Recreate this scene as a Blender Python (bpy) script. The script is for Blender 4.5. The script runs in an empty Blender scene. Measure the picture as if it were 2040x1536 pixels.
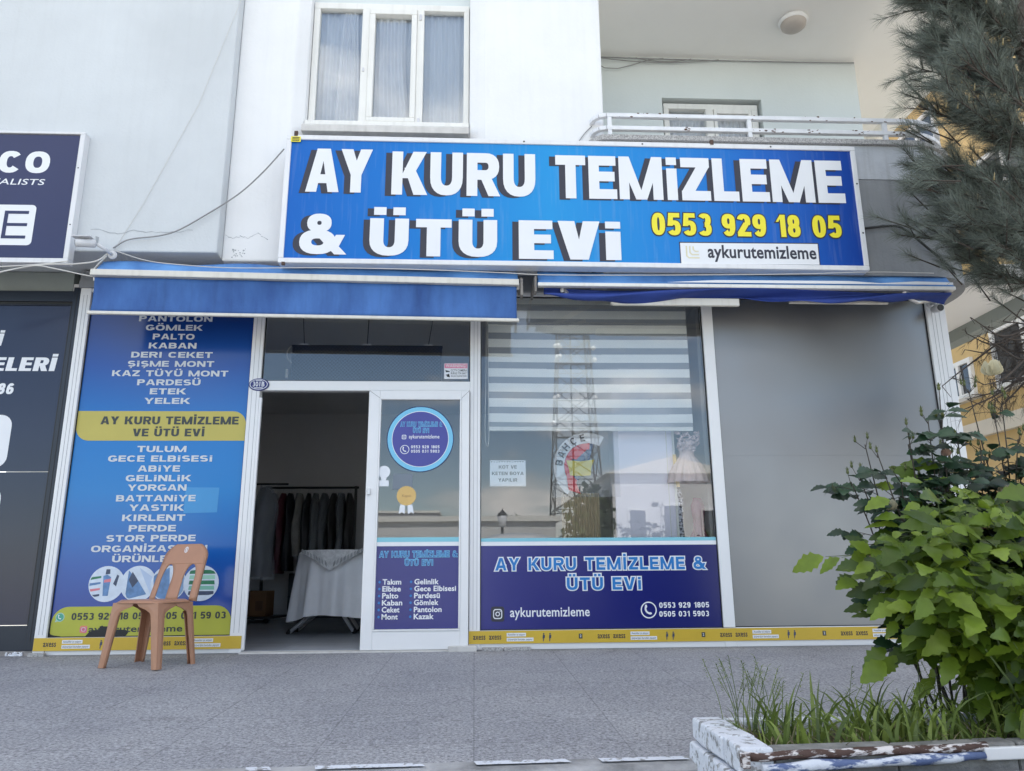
import bpy, math, random
import numpy as np
from mathutils import Matrix, Vector
R = math.radians
C = bpy.context.scene.collection
random.seed(7); rng = np.random.default_rng(7)

# ------------------------------------------------------------------ camera, sky, sun, exposure
CAM = Vector((0, -6.3, 0.546))
p_, y_, r_ = R(13.98), R(2.83), R(-.475)
FW = Vector((math.sin(y_)*math.cos(p_), math.cos(y_)*math.cos(p_), math.sin(p_)))
rt = Vector((math.cos(y_), -math.sin(y_), 0)); up = rt.cross(FW)
RT = math.cos(r_)*rt + math.sin(r_)*up; UP = -math.sin(r_)*rt + math.cos(r_)*up
cd = bpy.data.cameras.new('camera'); cam = bpy.data.objects.new('camera', cd); C.objects.link(cam)
cam.matrix_world = Matrix(((RT.x, UP.x, -FW.x, CAM.x), (RT.y, UP.y, -FW.y, CAM.y), (RT.z, UP.z, -FW.z, CAM.z), (0, 0, 0, 1)))
cd.sensor_width = 36; cd.lens = 36*1533/2040; cd.clip_start = .05; cd.clip_end = 900
sc = bpy.context.scene; sc.camera = cam
SUN_EL, SUN_AZ = R(52), R(14)          # the sun stands high behind the building, a little to the right
w = bpy.data.worlds.new('World'); sc.world = w; w.use_nodes = True
nt = w.node_tree; N = nt.nodes; L = nt.links
sky = N.new('ShaderNodeTexSky'); sky.sky_type = 'NISHITA'; sky.sun_disc = False
sky.sun_elevation = SUN_EL; sky.sun_rotation = SUN_AZ; sky.ozone_density = 1.0; sky.dust_density = .35; sky.air_density = 1.0
tc = N.new('ShaderNodeTexCoord'); mp = N.new('ShaderNodeMapping'); mp.inputs['Scale'].default_value = (1, 1, 2.6)
no = N.new('ShaderNodeTexNoise'); no.inputs['Scale'].default_value = 3.1; no.inputs['Detail'].default_value = 9; no.inputs['Roughness'].default_value = .56
cr = N.new('ShaderNodeValToRGB'); cr.color_ramp.elements[0].position = .505; cr.color_ramp.elements[1].position = .64
mx = N.new('ShaderNodeMix'); mx.data_type = 'RGBA'
cn = N.new('ShaderNodeValToRGB'); cn.color_ramp.elements[0].color = (4.4, 4.3, 4.3, 1); cn.color_ramp.elements[1].color = (11, 10.6, 10.2, 1)
cn.color_ramp.elements[0].position = .45; cn.color_ramp.elements[1].position = .66
L.new(tc.outputs['Generated'], mp.inputs['Vector']); L.new(mp.outputs[0], no.inputs['Vector'])
sx_ = N.new('ShaderNodeSeparateXYZ'); L.new(tc.outputs['Generated'], sx_.inputs[0])
hi_ = N.new('ShaderNodeMapRange'); hi_.inputs[1].default_value = .08; hi_.inputs[2].default_value = .75; hi_.inputs[3].default_value = -.03; hi_.inputs[4].default_value = .07
L.new(sx_.outputs[2], hi_.inputs[0]); ad_ = N.new('ShaderNodeMath'); ad_.operation = 'ADD'; L.new(no.outputs['Fac'], ad_.inputs[0]); L.new(hi_.outputs[0], ad_.inputs[1])
L.new(ad_.outputs[0], cr.inputs[0]); L.new(no.outputs['Fac'], cn.inputs[0])
L.new(cr.outputs[0], mx.inputs[0]); L.new(sky.outputs[0], mx.inputs[6]); L.new(cn.outputs[0], mx.inputs[7])
L.new(mx.outputs[2], N['Background'].inputs[0]); N['Background'].inputs[1].default_value = .1
sd = bpy.data.lights.new('sun', 'SUN'); sd.energy = 3.6; sd.angle = R(.5); sd.color = (1, .95, .87)
so = bpy.data.objects.new('sun', sd); C.objects.link(so)
sdir = Vector((math.sin(SUN_AZ)*math.cos(SUN_EL), math.cos(SUN_AZ)*math.cos(SUN_EL), math.sin(SUN_EL)))
so.rotation_euler = sdir.to_track_quat('Z', 'Y').to_euler(); so.location = sdir*60
sc.view_settings.view_transform = 'Standard'; sc.view_settings.look = 'None'; sc.view_settings.gamma = 1
sc.view_settings.exposure = 1.60

# ------------------------------------------------------------------ helpers
def lin(r, g, b):
    f = lambda c: c/12.92 if c <= .04045 else ((c+.055)/1.055)**2.4
    return (f(r/255), f(g/255), f(b/255), 1)
def col(c):
    return c if len(c) == 4 else (*c, 1)
def sh(c, k):
    return (c[0]*k, c[1]*k, c[2]*k, 1)

def pm(name, c, rough=.55, var=.08, vs=3., bump=0., bs=80., metal=0., spec=.5, streak=0., island=0., coat=0., trans=0., c2=None, det=5, vmap=None, sharp=0):
    """principled material with mottled colour; streak = vertical dirt runs; island = per-leaf change"""
    c = col(c); m = bpy.data.materials.new(name); m.use_nodes = True
    t = m.node_tree; n = t.nodes; l = t.links; b = n['Principled BSDF']
    b.inputs['Roughness'].default_value = rough; b.inputs['Metallic'].default_value = metal
    b.inputs['Specular IOR Level'].default_value = spec
    if coat: b.inputs['Coat Weight'].default_value = coat; b.inputs['Coat Roughness'].default_value = .03
    tc = n.new('ShaderNodeTexCoord'); src = tc.outputs['Object']
    a = n.new('ShaderNodeTexNoise'); a.inputs['Scale'].default_value = vs; a.inputs['Detail'].default_value = det; a.inputs['Roughness'].default_value = .62
    if vmap:
        mm = n.new('ShaderNodeMapping'); mm.inputs['Scale'].default_value = vmap; l.new(src, mm.inputs[0]); l.new(mm.outputs[0], a.inputs['Vector'])
    else: l.new(src, a.inputs['Vector'])
    rp = n.new('ShaderNodeValToRGB'); rp.color_ramp.elements[0].position = .32 if not sharp else sharp; rp.color_ramp.elements[1].position = .68 if not sharp else sharp+.05
    rp.color_ramp.elements[0].color = sh(c, 1-var) if c2 is None else col(c2); rp.color_ramp.elements[1].color = sh(c, 1+var*.6)
    l.new(a.outputs['Fac'], rp.inputs[0]); out = rp.outputs[0]
    if streak:
        mm = n.new('ShaderNodeMapping'); mm.inputs['Scale'].default_value = (9, 9, .5); l.new(src, mm.inputs[0])
        s2 = n.new('ShaderNodeTexNoise'); s2.inputs['Scale'].default_value = 2.2; s2.inputs['Detail'].default_value = 6; l.new(mm.outputs[0], s2.inputs['Vector'])
        r2 = n.new('ShaderNodeValToRGB'); r2.color_ramp.elements[0].position = .5; r2.color_ramp.elements[1].position = .74
        r2.color_ramp.elements[0].color = (1, 1, 1, 1); r2.color_ramp.elements[1].color = (1-streak, 1-streak*1.05, 1-streak*1.15, 1)
        l.new(s2.outputs['Fac'], r2.inputs[0])
        mu = n.new('ShaderNodeMix'); mu.data_type = 'RGBA'; mu.blend_type = 'MULTIPLY'; mu.inputs[0].default_value = 1
        l.new(out, mu.inputs[6]); l.new(r2.outputs[0], mu.inputs[7]); out = mu.outputs[2]
    if island:
        g = n.new('ShaderNodeNewGeometry'); hs = n.new('ShaderNodeHueSaturation')
        ma = n.new('ShaderNodeMapRange'); ma.inputs[3].default_value = 1-island; ma.inputs[4].default_value = 1+island
        l.new(g.outputs['Random Per Island'], ma.inputs[0]); l.new(ma.outputs[0], hs.inputs['Value'])
        mh = n.new('ShaderNodeMath'); mh.operation = 'MULTIPLY_ADD'; mh.inputs[1].default_value = -.05*island; mh.inputs[2].default_value = .5+.025*island
        l.new(g.outputs['Random Per Island'], mh.inputs[0]); l.new(mh.outputs[0], hs.inputs['Hue'])
        l.new(out, hs.inputs['Color']); out = hs.outputs[0]
    l.new(out, b.inputs['Base Color'])
    if bump:
        bn = n.new('ShaderNodeTexNoise'); bn.inputs['Scale'].default_value = bs; bn.inputs['Detail'].default_value = 4; l.new(src, bn.inputs['Vector'])
        bb = n.new('ShaderNodeBump'); bb.inputs['Strength'].default_value = bump; bb.inputs['Distance'].default_value = .01
        l.new(bn.outputs['Fac'], bb.inputs['Height']); l.new(bb.outputs[0], b.inputs['Normal'])
    if trans:
        tr = n.new('ShaderNodeBsdfTranslucent'); l.new(out, tr.inputs['Color']); ms = n.new('ShaderNodeMixShader'); ms.inputs[0].default_value = trans
        l.new(b.outputs[0], ms.inputs[1]); l.new(tr.outputs[0], ms.inputs[2]); l.new(ms.outputs[0], n['Material Output'].inputs[0])
    return m

def glass(name, k=1.75, wob=.02, rough=0.0, tint=(.97, .98, .98, 1)):
    m = bpy.data.materials.new(name); m.use_nodes = True; t = m.node_tree; n = t.nodes; l = t.links
    n.remove(n['Principled BSDF'])
    tr = n.new('ShaderNodeBsdfTransparent'); tr.inputs[0].default_value = tint
    gl = n.new('ShaderNodeBsdfGlossy'); gl.inputs['Roughness'].default_value = rough; gl.inputs[0].default_value = (1, 1, 1, 1)
    fr = n.new('ShaderNodeFresnel'); fr.inputs[0].default_value = 1.5
    mu = n.new('ShaderNodeMath'); mu.operation = 'MULTIPLY'; mu.inputs[1].default_value = k; mu.use_clamp = True
    tc = n.new('ShaderNodeTexCoord'); no = n.new('ShaderNodeTexNoise'); no.inputs['Scale'].default_value = 1.7; no.inputs['Detail'].default_value = 1
    bp = n.new('ShaderNodeBump'); bp.inputs['Strength'].default_value = wob; bp.inputs['Distance'].default_value = .05
    l.new(tc.outputs['Object'], no.inputs['Vector']); l.new(no.outputs[0], bp.inputs['Height']); l.new(bp.outputs[0], gl.inputs['Normal'])
    ms = n.new('ShaderNodeMixShader'); l.new(fr.outputs[0], mu.inputs[0]); l.new(mu.outputs[0], ms.inputs[0])
    l.new(tr.outputs[0], ms.inputs[1]); l.new(gl.outputs[0], ms.inputs[2]); l.new(ms.outputs[0], n['Material Output'].inputs[0])
    return m

def ramp_mat(name, axis, stops, lo, hi, rough=.3, spec=.5, wob=0., streak=0.):
    """printed colour ramp (part of the print's design) along a world axis"""
    m = bpy.data.materials.new(name); m.use_nodes = True; t = m.node_tree; n = t.nodes; l = t.links; b = n['Principled BSDF']
    g = n.new('ShaderNodeNewGeometry'); sx = n.new('ShaderNodeSeparateXYZ'); l.new(g.outputs['Position'], sx.inputs[0])
    mr = n.new('ShaderNodeMapRange'); mr.inputs[1].default_value = lo; mr.inputs[2].default_value = hi; l.new(sx.outputs[axis], mr.inputs[0])
    rp = n.new('ShaderNodeValToRGB'); els = rp.color_ramp.elements
    while len(els) < len(stops): els.new(.5)
    for e, (q, c) in zip(els, stops): e.position = q; e.color = c
    l.new(mr.outputs[0], rp.inputs[0]); out = rp.outputs[0]
    if streak:
        tc = n.new('ShaderNodeTexCoord'); mm = n.new('ShaderNodeMapping'); mm.inputs['Scale'].default_value = (14, 14, .9); l.new(tc.outputs['Object'], mm.inputs[0])
        s2 = n.new('ShaderNodeTexNoise'); s2.inputs['Scale'].default_value = 2.; s2.inputs['Detail'].default_value = 7; l.new(mm.outputs[0], s2.inputs['Vector'])
        r2 = n.new('ShaderNodeValToRGB'); r2.color_ramp.elements[0].position = .55; r2.color_ramp.elements[1].position = .8
        mu = n.new('ShaderNodeMix'); mu.data_type = 'RGBA'; mu.inputs[7].default_value = (.55, .6, .66, 1)
        sc_ = n.new('ShaderNodeMath'); sc_.operation = 'MULTIPLY'; sc_.inputs[1].default_value = streak
        l.new(s2.outputs['Fac'], r2.inputs[0]); l.new(r2.outputs[0], sc_.inputs[0]); l.new(sc_.outputs[0], mu.inputs[0]); l.new(out, mu.inputs[6]); out = mu.outputs[2]
    l.new(out, b.inputs['Base Color']); b.inputs['Roughness'].default_value = rough; b.inputs['Specular IOR Level'].default_value = spec
    if wob:
        tc = n.new('ShaderNodeTexCoord'); no = n.new('ShaderNodeTexNoise'); no.inputs['Scale'].default_value = 1.5; no.inputs['Detail'].default_value = 1
        bp = n.new('ShaderNodeBump'); bp.inputs['Strength'].default_value = wob; bp.inputs['Distance'].default_value = .05
        l.new(tc.outputs['Object'], no.inputs['Vector']); l.new(no.outputs[0], bp.inputs['Height']); l.new(bp.outputs[0], b.inputs['Normal'])
    return m

ORG = {}
def thing(name, label, cat, loc=(0, 0, 0), rz=0, group=None, local=False):
    o = bpy.data.objects.new(name, None); C.objects.link(o); o.location = loc; o.rotation_euler = (0, 0, rz)
    o['label'] = label; o['category'] = cat; o.empty_display_size = .1
    if group: o['group'] = group
    ORG[o.name] = Vector((0, 0, 0)) if local else Vector(loc)
    return o
def tag(o, label, cat, group=None, kind=None):
    o['label'] = label; o['category'] = cat
    if group: o['group'] = group
    if kind: o['kind'] = kind
    return o
class MB:
    def __init__(s): s.v = []; s.f = []; s.m = []; s.sm = []
    def add(s, vs, fs, mi=0, smooth=False):
        b = len(s.v); s.v += [tuple(q) for q in vs]
        for f in fs: s.f.append([b+i for i in f]); s.m.append(mi); s.sm.append(smooth)
        return s
    def box(s, x0, x1, y0, y1, z0, z1, mi=0):
        v = [(x, y, z) for x in (x0, x1) for y in (y0, y1) for z in (z0, z1)]
        return s.add(v, [(0, 1, 3, 2), (4, 6, 7, 5), (0, 4, 5, 1), (2, 3, 7, 6), (0, 2, 6, 4), (1, 5, 7, 3)], mi)
    def prism(s, plan, z0, z1, mi=0):
        n = len(plan); v = [(x, y, z0) for x, y in plan]+[(x, y, z1) for x, y in plan]
        return s.add(v, [list(range(n))[::-1], list(range(n, 2*n))]+[(i, (i+1) % n, n+(i+1) % n, n+i) for i in range(n)], mi)
    def prof(s, pts, x0, x1, mi=0):           # profile in the y-z plane, swept along x
        n = len(pts); v = [(x0, y, z) for y, z in pts]+[(x1, y, z) for y, z in pts]
        return s.add(v, [list(range(n)), list(range(n, 2*n))[::-1]]+[(i, n+i, n+(i+1) % n, (i+1) % n) for i in range(n)], mi)
    def poly(s, pts, y, mi=0, th=0):          # flat shape in x-z facing -y
        n = len(pts); s.add([(x, y, z) for x, z in pts], [list(range(n))], mi)
        if th:
            s.add([(x, y, z) for x, z in pts]+[(x, y+th, z) for x, z in pts], [(i, (i+1) % n, n+(i+1) % n, n+i) for i in range(n)], mi)
        return s
    def tube(s, pts, r, n=8, mi=0, caps=True):
        pts = [Vector(q) for q in pts]; rr = r if isinstance(r, (list, tuple)) else [r]*len(pts)
        b = len(s.v); ref = None
        for i, q in enumerate(pts):
            d = (pts[min(i+1, len(pts)-1)]-pts[max(i-1, 0)])
            d = d.normalized() if d.length > 1e-9 else Vector((0, 0, 1))
            if ref is None: ref = Vector((0, 0, 1)) if abs(d.z) < .9 else Vector((1, 0, 0))
            a = d.cross(ref).normalized(); c = a.cross(d).normalized(); ref = c
            for k in range(n):
                t = 2*math.pi*k/n; s.v.append(tuple(q+a*rr[i]*math.cos(t)+c*rr[i]*math.sin(t)))
        for i in range(len(pts)-1):
            for k in range(n):
                s.f.append([b+i*n+k, b+i*n+(k+1) % n, b+(i+1)*n+(k+1) % n, b+(i+1)*n+k]); s.m.append(mi); s.sm.append(True)
        if caps:
            e = b+(len(pts)-1)*n
            s.f.append([b+k for k in range(n)][::-1]); s.m.append(mi); s.sm.append(False)
            s.f.append([e+k for k in range(n)]); s.m.append(mi); s.sm.append(False)
        return s
    def bar(s, a, b, w, h=None, mi=0):        # square bar between two points
        a, b = Vector(a), Vector(b); h = h or w; d = (b-a).normalized()
        ref = Vector((0, 0, 1)) if abs(d.z) < .95 else Vector((0, 1, 0))
        x = d.cross(ref).normalized()*w/2; z = x.cross(d).normalized()*h/2
        v = [q+i*x+j*z for q in (a, b) for i, j in ((-1, -1), (1, -1), (1, 1), (-1, 1))]
        return s.add(v, [(3, 2, 1, 0), (4, 5, 6, 7)]+[(i, (i+1) % 4, 4+(i+1) % 4, 4+i) for i in range(4)], mi)
    def lathe(s, prof, c, n=24, mi=0, axis='z', smooth=True):
        b = len(s.v)
        for r, h in prof:
            for k in range(n):
                t = 2*math.pi*k/n; x, y = r*math.cos(t), r*math.sin(t)
                s.v.append((c[0]+x, c[1]+y, c[2]+h) if axis == 'z' else (c[0]+x, c[1]+h, c[2]+y) if axis == 'y' else (c[0]+h, c[1]+x, c[2]+y))
        for i in range(len(prof)-1):
            for k in range(n):
                s.f.append([b+i*n+k, b+i*n+(k+1) % n, b+(i+1)*n+(k+1) % n, b+(i+1)*n+k]); s.m.append(mi); s.sm.append(smooth)
        return s
    def grid(s, fn, nu, nv, mi=0, smooth=True):
        b = len(s.v)
        for j in range(nv+1):
            for i in range(nu+1): s.v.append(tuple(fn(i/nu, j/nv)))
        for j in range(nv):
            for i in range(nu):
                q = b+j*(nu+1)+i; s.f.append([q, q+1, q+nu+2, q+nu+1]); s.m.append(mi); s.sm.append(smooth)
        return s
    def build(s, name, mats, parent=None, bevel=0, solid=0, seg=2, label=None):
        me = bpy.data.meshes.new(name); o = bpy.data.objects.new(name, me)
        org = Vector((0, 0, 0))
        if parent is not None:
            q = parent
            while q.parent: q = q.parent
            org = ORG.get(q.name, org)
        me.from_pydata([tuple(Vector(q)-org) for q in s.v], [], s.f)
        for mm in (mats if isinstance(mats, (list, tuple)) else [mats]): me.materials.append(mm)
        me.polygons.foreach_set('material_index', s.m); me.polygons.foreach_set('use_smooth', s.sm); me.update()
        C.objects.link(o)
        if parent is not None: o.parent = parent
        if solid:
            d = o.modifiers.new('s', 'SOLIDIFY'); d.thickness = solid; d.offset = 0
        if bevel:
            d = o.modifiers.new('b', 'BEVEL'); d.width = bevel; d.segments = seg; d.limit_method = 'ANGLE'; d.angle_limit = R(40)
        if label: o['label'] = label
        return o
    def each(s, name, mats, parent=None, **kw):     # every separate piece becomes a part of its own
        p = list(range(len(s.v)))
        def find(i):
            while p[i] != i: p[i] = p[p[i]]; i = p[i]
            return i
        for f in s.f:
            for q in f[1:]: p[find(q)] = find(f[0])
        g = {}
        for i, f in enumerate(s.f): g.setdefault(find(f[0]), []).append(i)
        out = []
        for fs in g.values():
            m = MB(); ix = {}
            for i in fs:
                for q in s.f[i]:
                    if q not in ix: ix[q] = len(m.v); m.v.append(s.v[q])
                m.f.append([ix[q] for q in s.f[i]]); m.m.append(s.m[i]); m.sm.append(s.sm[i])
            out.append(m.build(name, mats, parent, **kw))
        return out
def rrect(x0, x1, z0, z1, r, n=6, corners=(1, 1, 1, 1)):   # corners: bl, br, tr, tl
    out = []
    for (cx, cz, a0, on) in ((x0+r, z0+r, 180, corners[0]), (x1-r, z0+r, 270, corners[1]), (x1-r, z1-r, 0, corners[2]), (x0+r, z1-r, 90, corners[3])):
        if on: out += [(cx+r*math.cos(R(a0+90*k/n)), cz+r*math.sin(R(a0+90*k/n))) for k in range(n+1)]
        else: out.append((x0 if a0 in (180, 90) else x1, z0 if a0 >= 180 else z1))
    return out
def disc(cx, cz, rx, rz=None, n=36):
    rz = rz or rx
    return [(cx+rx*math.cos(2*math.pi*k/n), cz+rz*math.sin(2*math.pi*k/n)) for k in range(n)]

# ------------------------------------------------------------------ block lettering (cap height 1)
WID = dict(I=.3, i=.3, M=1.02, E=.64, L=.6, T=.7, A=.84, Y=.8, V=.8, Z=.68, K=.8, N=.78, F=.6, S=.72, P=.7, B=.74, R=.76, G=.8, O=.84, C=.78, D=.76, U=.76, H=.76)
WID.update({'&': .9, ' ': .36, '-': .4, '1': .5, 'Ü': .76, 'Ö': .84, 'Ş': .72, 'İ': .3, 'Ç': .78})
def glyph(ch, t, h, e, tech=False):
    W = WID.get(ch, .68); P = []
    if ch in '0123456789': W = WID.get(ch, .66)
    def rect(x0, x1, y0, y1): P.append([[(x0-e, y0-e), (x1+e, y0-e), (x1+e, y1+e), (x0-e, y1+e)]])
    def trap(b0, b1, yb, t0, t1, yt):
        if e:
            s0 = (t0-b0)/(yt-yb)*e; s1 = (t1-b1)/(yt-yb)*e; q = e*1.1
            P.append([[(b0-s0-q, yb-e), (b1-s1+q, yb-e), (t1+s1+q, yt+e), (t0+s0-q, yt+e)]])
        else: P.append([[(b0, yb), (b1, yb), (t1, yt), (t0, yt)]])
    def arc(cx, cy, rx, ry, a0, a1, tx=t, ty=h, n=12, pw=2.35):
        q = []
        n = max(3, int(n*abs(a1-a0)/180))
        da = math.degrees(e/max(rx, ry)); s = 1 if a1 > a0 else -1
        if abs(a1-a0) < 359: a0 -= s*da; a1 += s*da
        def pt(a, x, y):
            c, d = math.cos(R(a)), math.sin(R(a))
            return (cx+x*math.copysign(abs(c)**(2/pw), c), cy+y*math.copysign(abs(d)**(2/pw), d))
        for k in range(n):
            u, v = a0+(a1-a0)*k/n, a0+(a1-a0)*(k+1)/n
            q.append([pt(u, rx+e, ry+e), pt(v, rx+e, ry+e), pt(v, max(rx-tx-e, .005), max(ry-ty-e, .005)), pt(u, max(rx-tx-e, .005), max(ry-ty-e, .005))])
        P.append(q)
    c = {'Ü': 'U', 'Ö': 'O', 'Ş': 'S', 'İ': 'I', 'Ç': 'C'}.get(ch, ch)
    m = W/2
    if c in 'O0': arc(m, .5, m, .5, 0, 360)
    elif c == 'A':
        a = t*.62
        if tech: trap(0, t*1.05, 0, W*.62-t, W*.62, 1); trap(W-t, W, 0, W*.62-t*.6, W*.62+t*.1, 1); rect(t*.9, W*.9, .2, .2+h)
        else: trap(0, t*1.02, 0, m-a, m+a*.35, 1); trap(W-t*1.02, W, 0, m-a*.35, m+a, 1); rect(t, W-t, .2, .2+h*.9)
    elif c in 'BPRD':
        if c != 'D':
            rect(0, t, 0, 1); lo = .5-h*.45 if c == 'B' else .42-h*.2
            r = (1-lo)/2; bw = W*(.95 if c == 'B' else 1); rx = min(r*1.05, bw-t)
            rect(t*.9, bw-rx, 1-h, 1); rect(t*.9, bw-rx, lo, lo+h); arc(bw-rx, lo+r, rx, r, -90, 90)
            if c == 'B':
                r2 = (lo+h)/2; rx = min(r2*1.05, W-t); rect(t*.9, W-rx, 0, h); arc(W-rx, r2, rx, r2, -90, 90)
            if c == 'R': trap(W-t*1.0, W*1.03, 0, W*.5-t*.35, W*.5+t*.65, lo+h*.5)
        else:
            rect(0, t, 0, 1); rx = min(.5, W-t); rect(t*.9, W-rx, 1-h, 1); rect(t*.9, W-rx, 0, h); arc(W-rx, .5, rx, .5, -90, 90)
    elif c in 'CG':
        arc(m, .5, m, .5, 38, 322 if c == 'C' else 315)
        if c == 'G': rect(m*1.02, W, .5-h*.85, .5); rect(W-t, W, .12, .5)
    elif c in 'EF':
        rect(0, t, 0, 1); rect(t*.9, W, 1-h, 1); rect(t*.9, W*.95, .5-h*.5+.02, .5+h*.5+.02)
        if c == 'E': rect(t*.9, W*1.02, 0, h)
    elif c == 'H': rect(0, t, 0, 1); rect(W-t, W, 0, 1); rect(t*.9, W-t*.9, .5-h*.5, .5+h*.5)
    elif c == 'I': rect(m-t/2, m+t/2, 0, 1)
    elif c == 'i': rect(m-t/2, m+t/2, 0, .74); rect(m-t/2, m+t/2, .82, 1)
    elif c == 'K': rect(0, t, 0, 1); trap(t*.8, t*.8+t*1.05, .38, W-t*1.25, W, 1); trap(W-t*1.15, W*1.04, 0, t*1.15, t*2.1, .62)
    elif c == 'L': rect(0, t, 0, 1); rect(t*.9, W, 0, h)
    elif c == 'M':
        rect(0, t*.95, 0, 1); rect(W-t*.95, W, 0, 1); trap(m-t*.52, m+t*.3, 0, 0, t*1.0, 1); trap(m-t*.3, m+t*.52, 0, W-t*1.0, W, 1)
    elif c == 'N': rect(0, t*.95, 0, 1); rect(W-t*.95, W, 0, 1); trap(W-t*1.15, W, 0, 0, t*1.15, 1)
    elif c in 'S58362 9'.replace(' ', ''):
        hy = .5+h*.5; lr = hy/2; uc = 1-lr; lc = lr
        if c == 'S': arc(m, uc, m*.96, lr, 30, 270); arc(m, lc, m, lr, 90, -150)
        if c == '8': arc(m, uc, m*.94, lr, 0, 360); arc(m, lc, m, lr, 0, 360)
        if c == '3': arc(m, uc, m*.95, lr, 150, -90); arc(m, lc, m, lr, 90, -150)
        if c == '5': rect(W*.12, W*.94, 1-h, 1); trap(W*.02, W*.02+t*.95, .42, W*.12, W*.12+t*.9, 1); arc(m, .335, m, .335, 125, -150)
        if c == '2': arc(m, uc-.02, m, lr+.02, 165, -30); trap(0, t*1.2, h*.9, W-t*1.25, W-t*.05, .62); rect(0, W, 0, h)
        if c == '6': arc(m, .33, m, .33, 0, 360); arc(m, .5, m, .5, 40, 215)
        if c == '9': arc(m, .67, m, .33, 0, 360); arc(m, .5, m, .5, 35, -140)
    elif c == 'T': rect(0, W, 1-h, 1); rect(m-t/2, m+t/2, 0, 1-h*.9)
    elif c == 'U': rect(0, t, .4, 1); rect(W-t, W, .4, 1); arc(m, .42, m, .42, 180, 360)
    elif c == 'V': trap(m-t*.6, m+t*.3, 0, 0, t*1.1, 1); trap(m-t*.3, m+t*.6, 0, W-t*1.1, W, 1)
    elif c == 'Y': rect(m-t/2, m+t/2, 0, .42); trap(m-t/2, m+t*.45, .4, 0, t*1.12, 1); trap(m-t*.45, m+t/2, .4, W-t*1.12, W, 1)
    elif c == 'Z': rect(0, W, 1-h, 1); rect(0, W, 0, h); trap(0, t*1.25, h*.9, W-t*1.25, W, 1-h*.9)
    elif c == '&':
        arc(W*.42, .77, W*.27, .23, 0, 360, t*.8, h*.8); arc(W*.4, .3, W*.4, .3, 0, 360, t*.95, h*.95); trap(W*.78, W*1.05, 0, W*.2, W*.46, .66); trap(W*.62, W*.84, .12, W*.8, W*1.0, .48)
    elif c == '1': rect(W-t, W, 0, 1); trap(0, t*.5, .68, W-t, W-t*.5, .98)
    elif c == '7': rect(0, W, 1-h, 1); trap(W*.2, W*.2+t, 0, W-t, W, 1-h*.9)
    elif c == '4': rect(W-t*1.5, W-t*.5, 0, 1); rect(0, W, .2, .2+h); trap(0, t, .25, W-t*1.5, W-t*.5, 1)
    elif c == '-': rect(0, W, .42-h/2, .42+h/2)
    if ch in 'ÜÖ': rect(m-t*1.15, m-t*.25, 1.09, 1.09+h*.95); rect(m+t*.25, m+t*1.15, 1.09, 1.09+h*.95)
    if ch == 'İ': rect(m-t/2, m+t/2, 1.07, 1.07+h)
    if ch in 'ŞÇ': rect(m-t*.2, m+t*.3, -.2, -.02); rect(m-t*.6, m+t*.1, -.26, -.16)
    return W, P
def word(mb, s, x0, x1, z, H, y, t=.22, h=.19, gap=.09, e=0, mi=0, dx=0, dz=0, shear=0, tech=False, align=0):
    """letters of cap height H on the base line z, stretched to fill x0..x1"""
    pos = 0; items = []
    for ch in s:
        W, P = glyph(ch, t, h, e, tech); items.append((pos, P)); pos += W+gap
    tot = pos-gap; k = (x1-x0)/tot
    for off, P in items:
        for li, prim in enumerate(P):
            for q in prim:
                mb.poly([(x0+dx+k*(off+px)+shear*pz*H, z+dz+pz*H) for px, pz in q], y-.00025*li, mi)
    return mb
def script(mb, s, x0, x1, z, H, y, off=.012, mi=0, shear=0, roll=0):
    """lower-case writing from the built-in face, x-fitted to x0..x1; H = height of a capital"""
    cu = bpy.data.curves.new('w', 'FONT'); cu.body = s; cu.offset = off; cu.size = 1; cu.resolution_u = 3; cu.shear = shear; cu.space_character = 1.03
    o = bpy.data.objects.new('w', cu); C.objects.link(o); dg = bpy.context.evaluated_depsgraph_get()
    me = bpy.data.meshes.new_from_object(o.evaluated_get(dg)); v = np.array([q.co[:] for q in me.vertices]); f = [list(q.vertices) for q in me.polygons]
    bpy.data.objects.remove(o); bpy.data.curves.remove(cu); bpy.data.meshes.remove(me)
    a, b = v[:, 0].min(), v[:, 0].max(); k = (x1-x0)/(b-a)
    mb.add([(x0+(q[0]-a)*k, y, z+q[1]*H/.73+roll*(q[0]-a)*k) for q in v], f, mi)
    return mb

# ------------------------------------------------------------------ materials
M = {}
M['white_plaster'] = pm('white plaster', (.82, .82, .82), .85, .04, 1.3, .25, 45, streak=.025)
M['bay_plaster'] = pm('pale grey plaster', (.62, .645, .66), .85, .07, .9, .25, 45, streak=.02)
M['green_plaster'] = pm('pale grey green plaster', (.66, .705, .70), .85, .04, 1.1, .12, 45)
M['ceiling'] = pm('cream ceiling paint', (.90, .88, .84), .9, .03, .8, .08, 40)
M['concrete'] = pm('grey painted concrete', (.27, .28, .29), .85, .15, 1.6, .4, 40, streak=.12)
M['patch'] = pm('old light wall paint', (.50, .52, .55), .85, .14, 2.4, .4, 40, streak=.15)
M['soffit'] = pm('grey green soffit', (.30, .33, .31), .85, .1, 2, .2, 40)
M['frame'] = pm('white window frame', (.80, .80, .80), .32, .02, 5, .02, 200)
M['frame_warm'] = pm('aged white frame', (.80, .79, .75), .38, .04, 4, .02, 200, streak=.1)
M['gasket'] = pm('black rubber', (.015, .015, .017), .6)
M['marble'] = pm('worn pale sill', (.62, .60, .57), .6, .15, 6, .1, 60, streak=.12)
M['terrazzo_trim'] = pm('speckled coping', (.42, .41, .40), .8, .45, 90, .5, 120, det=2)
M['black'] = pm('black', (.012, .012, .014), .5)
M['dark_metal'] = pm('dark metal', (.05, .05, .05), .45, .2, 12, metal=.3)
M['bracket'] = pm('weathered bracket', (.24, .22, .20), .6, .3, 20)
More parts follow.
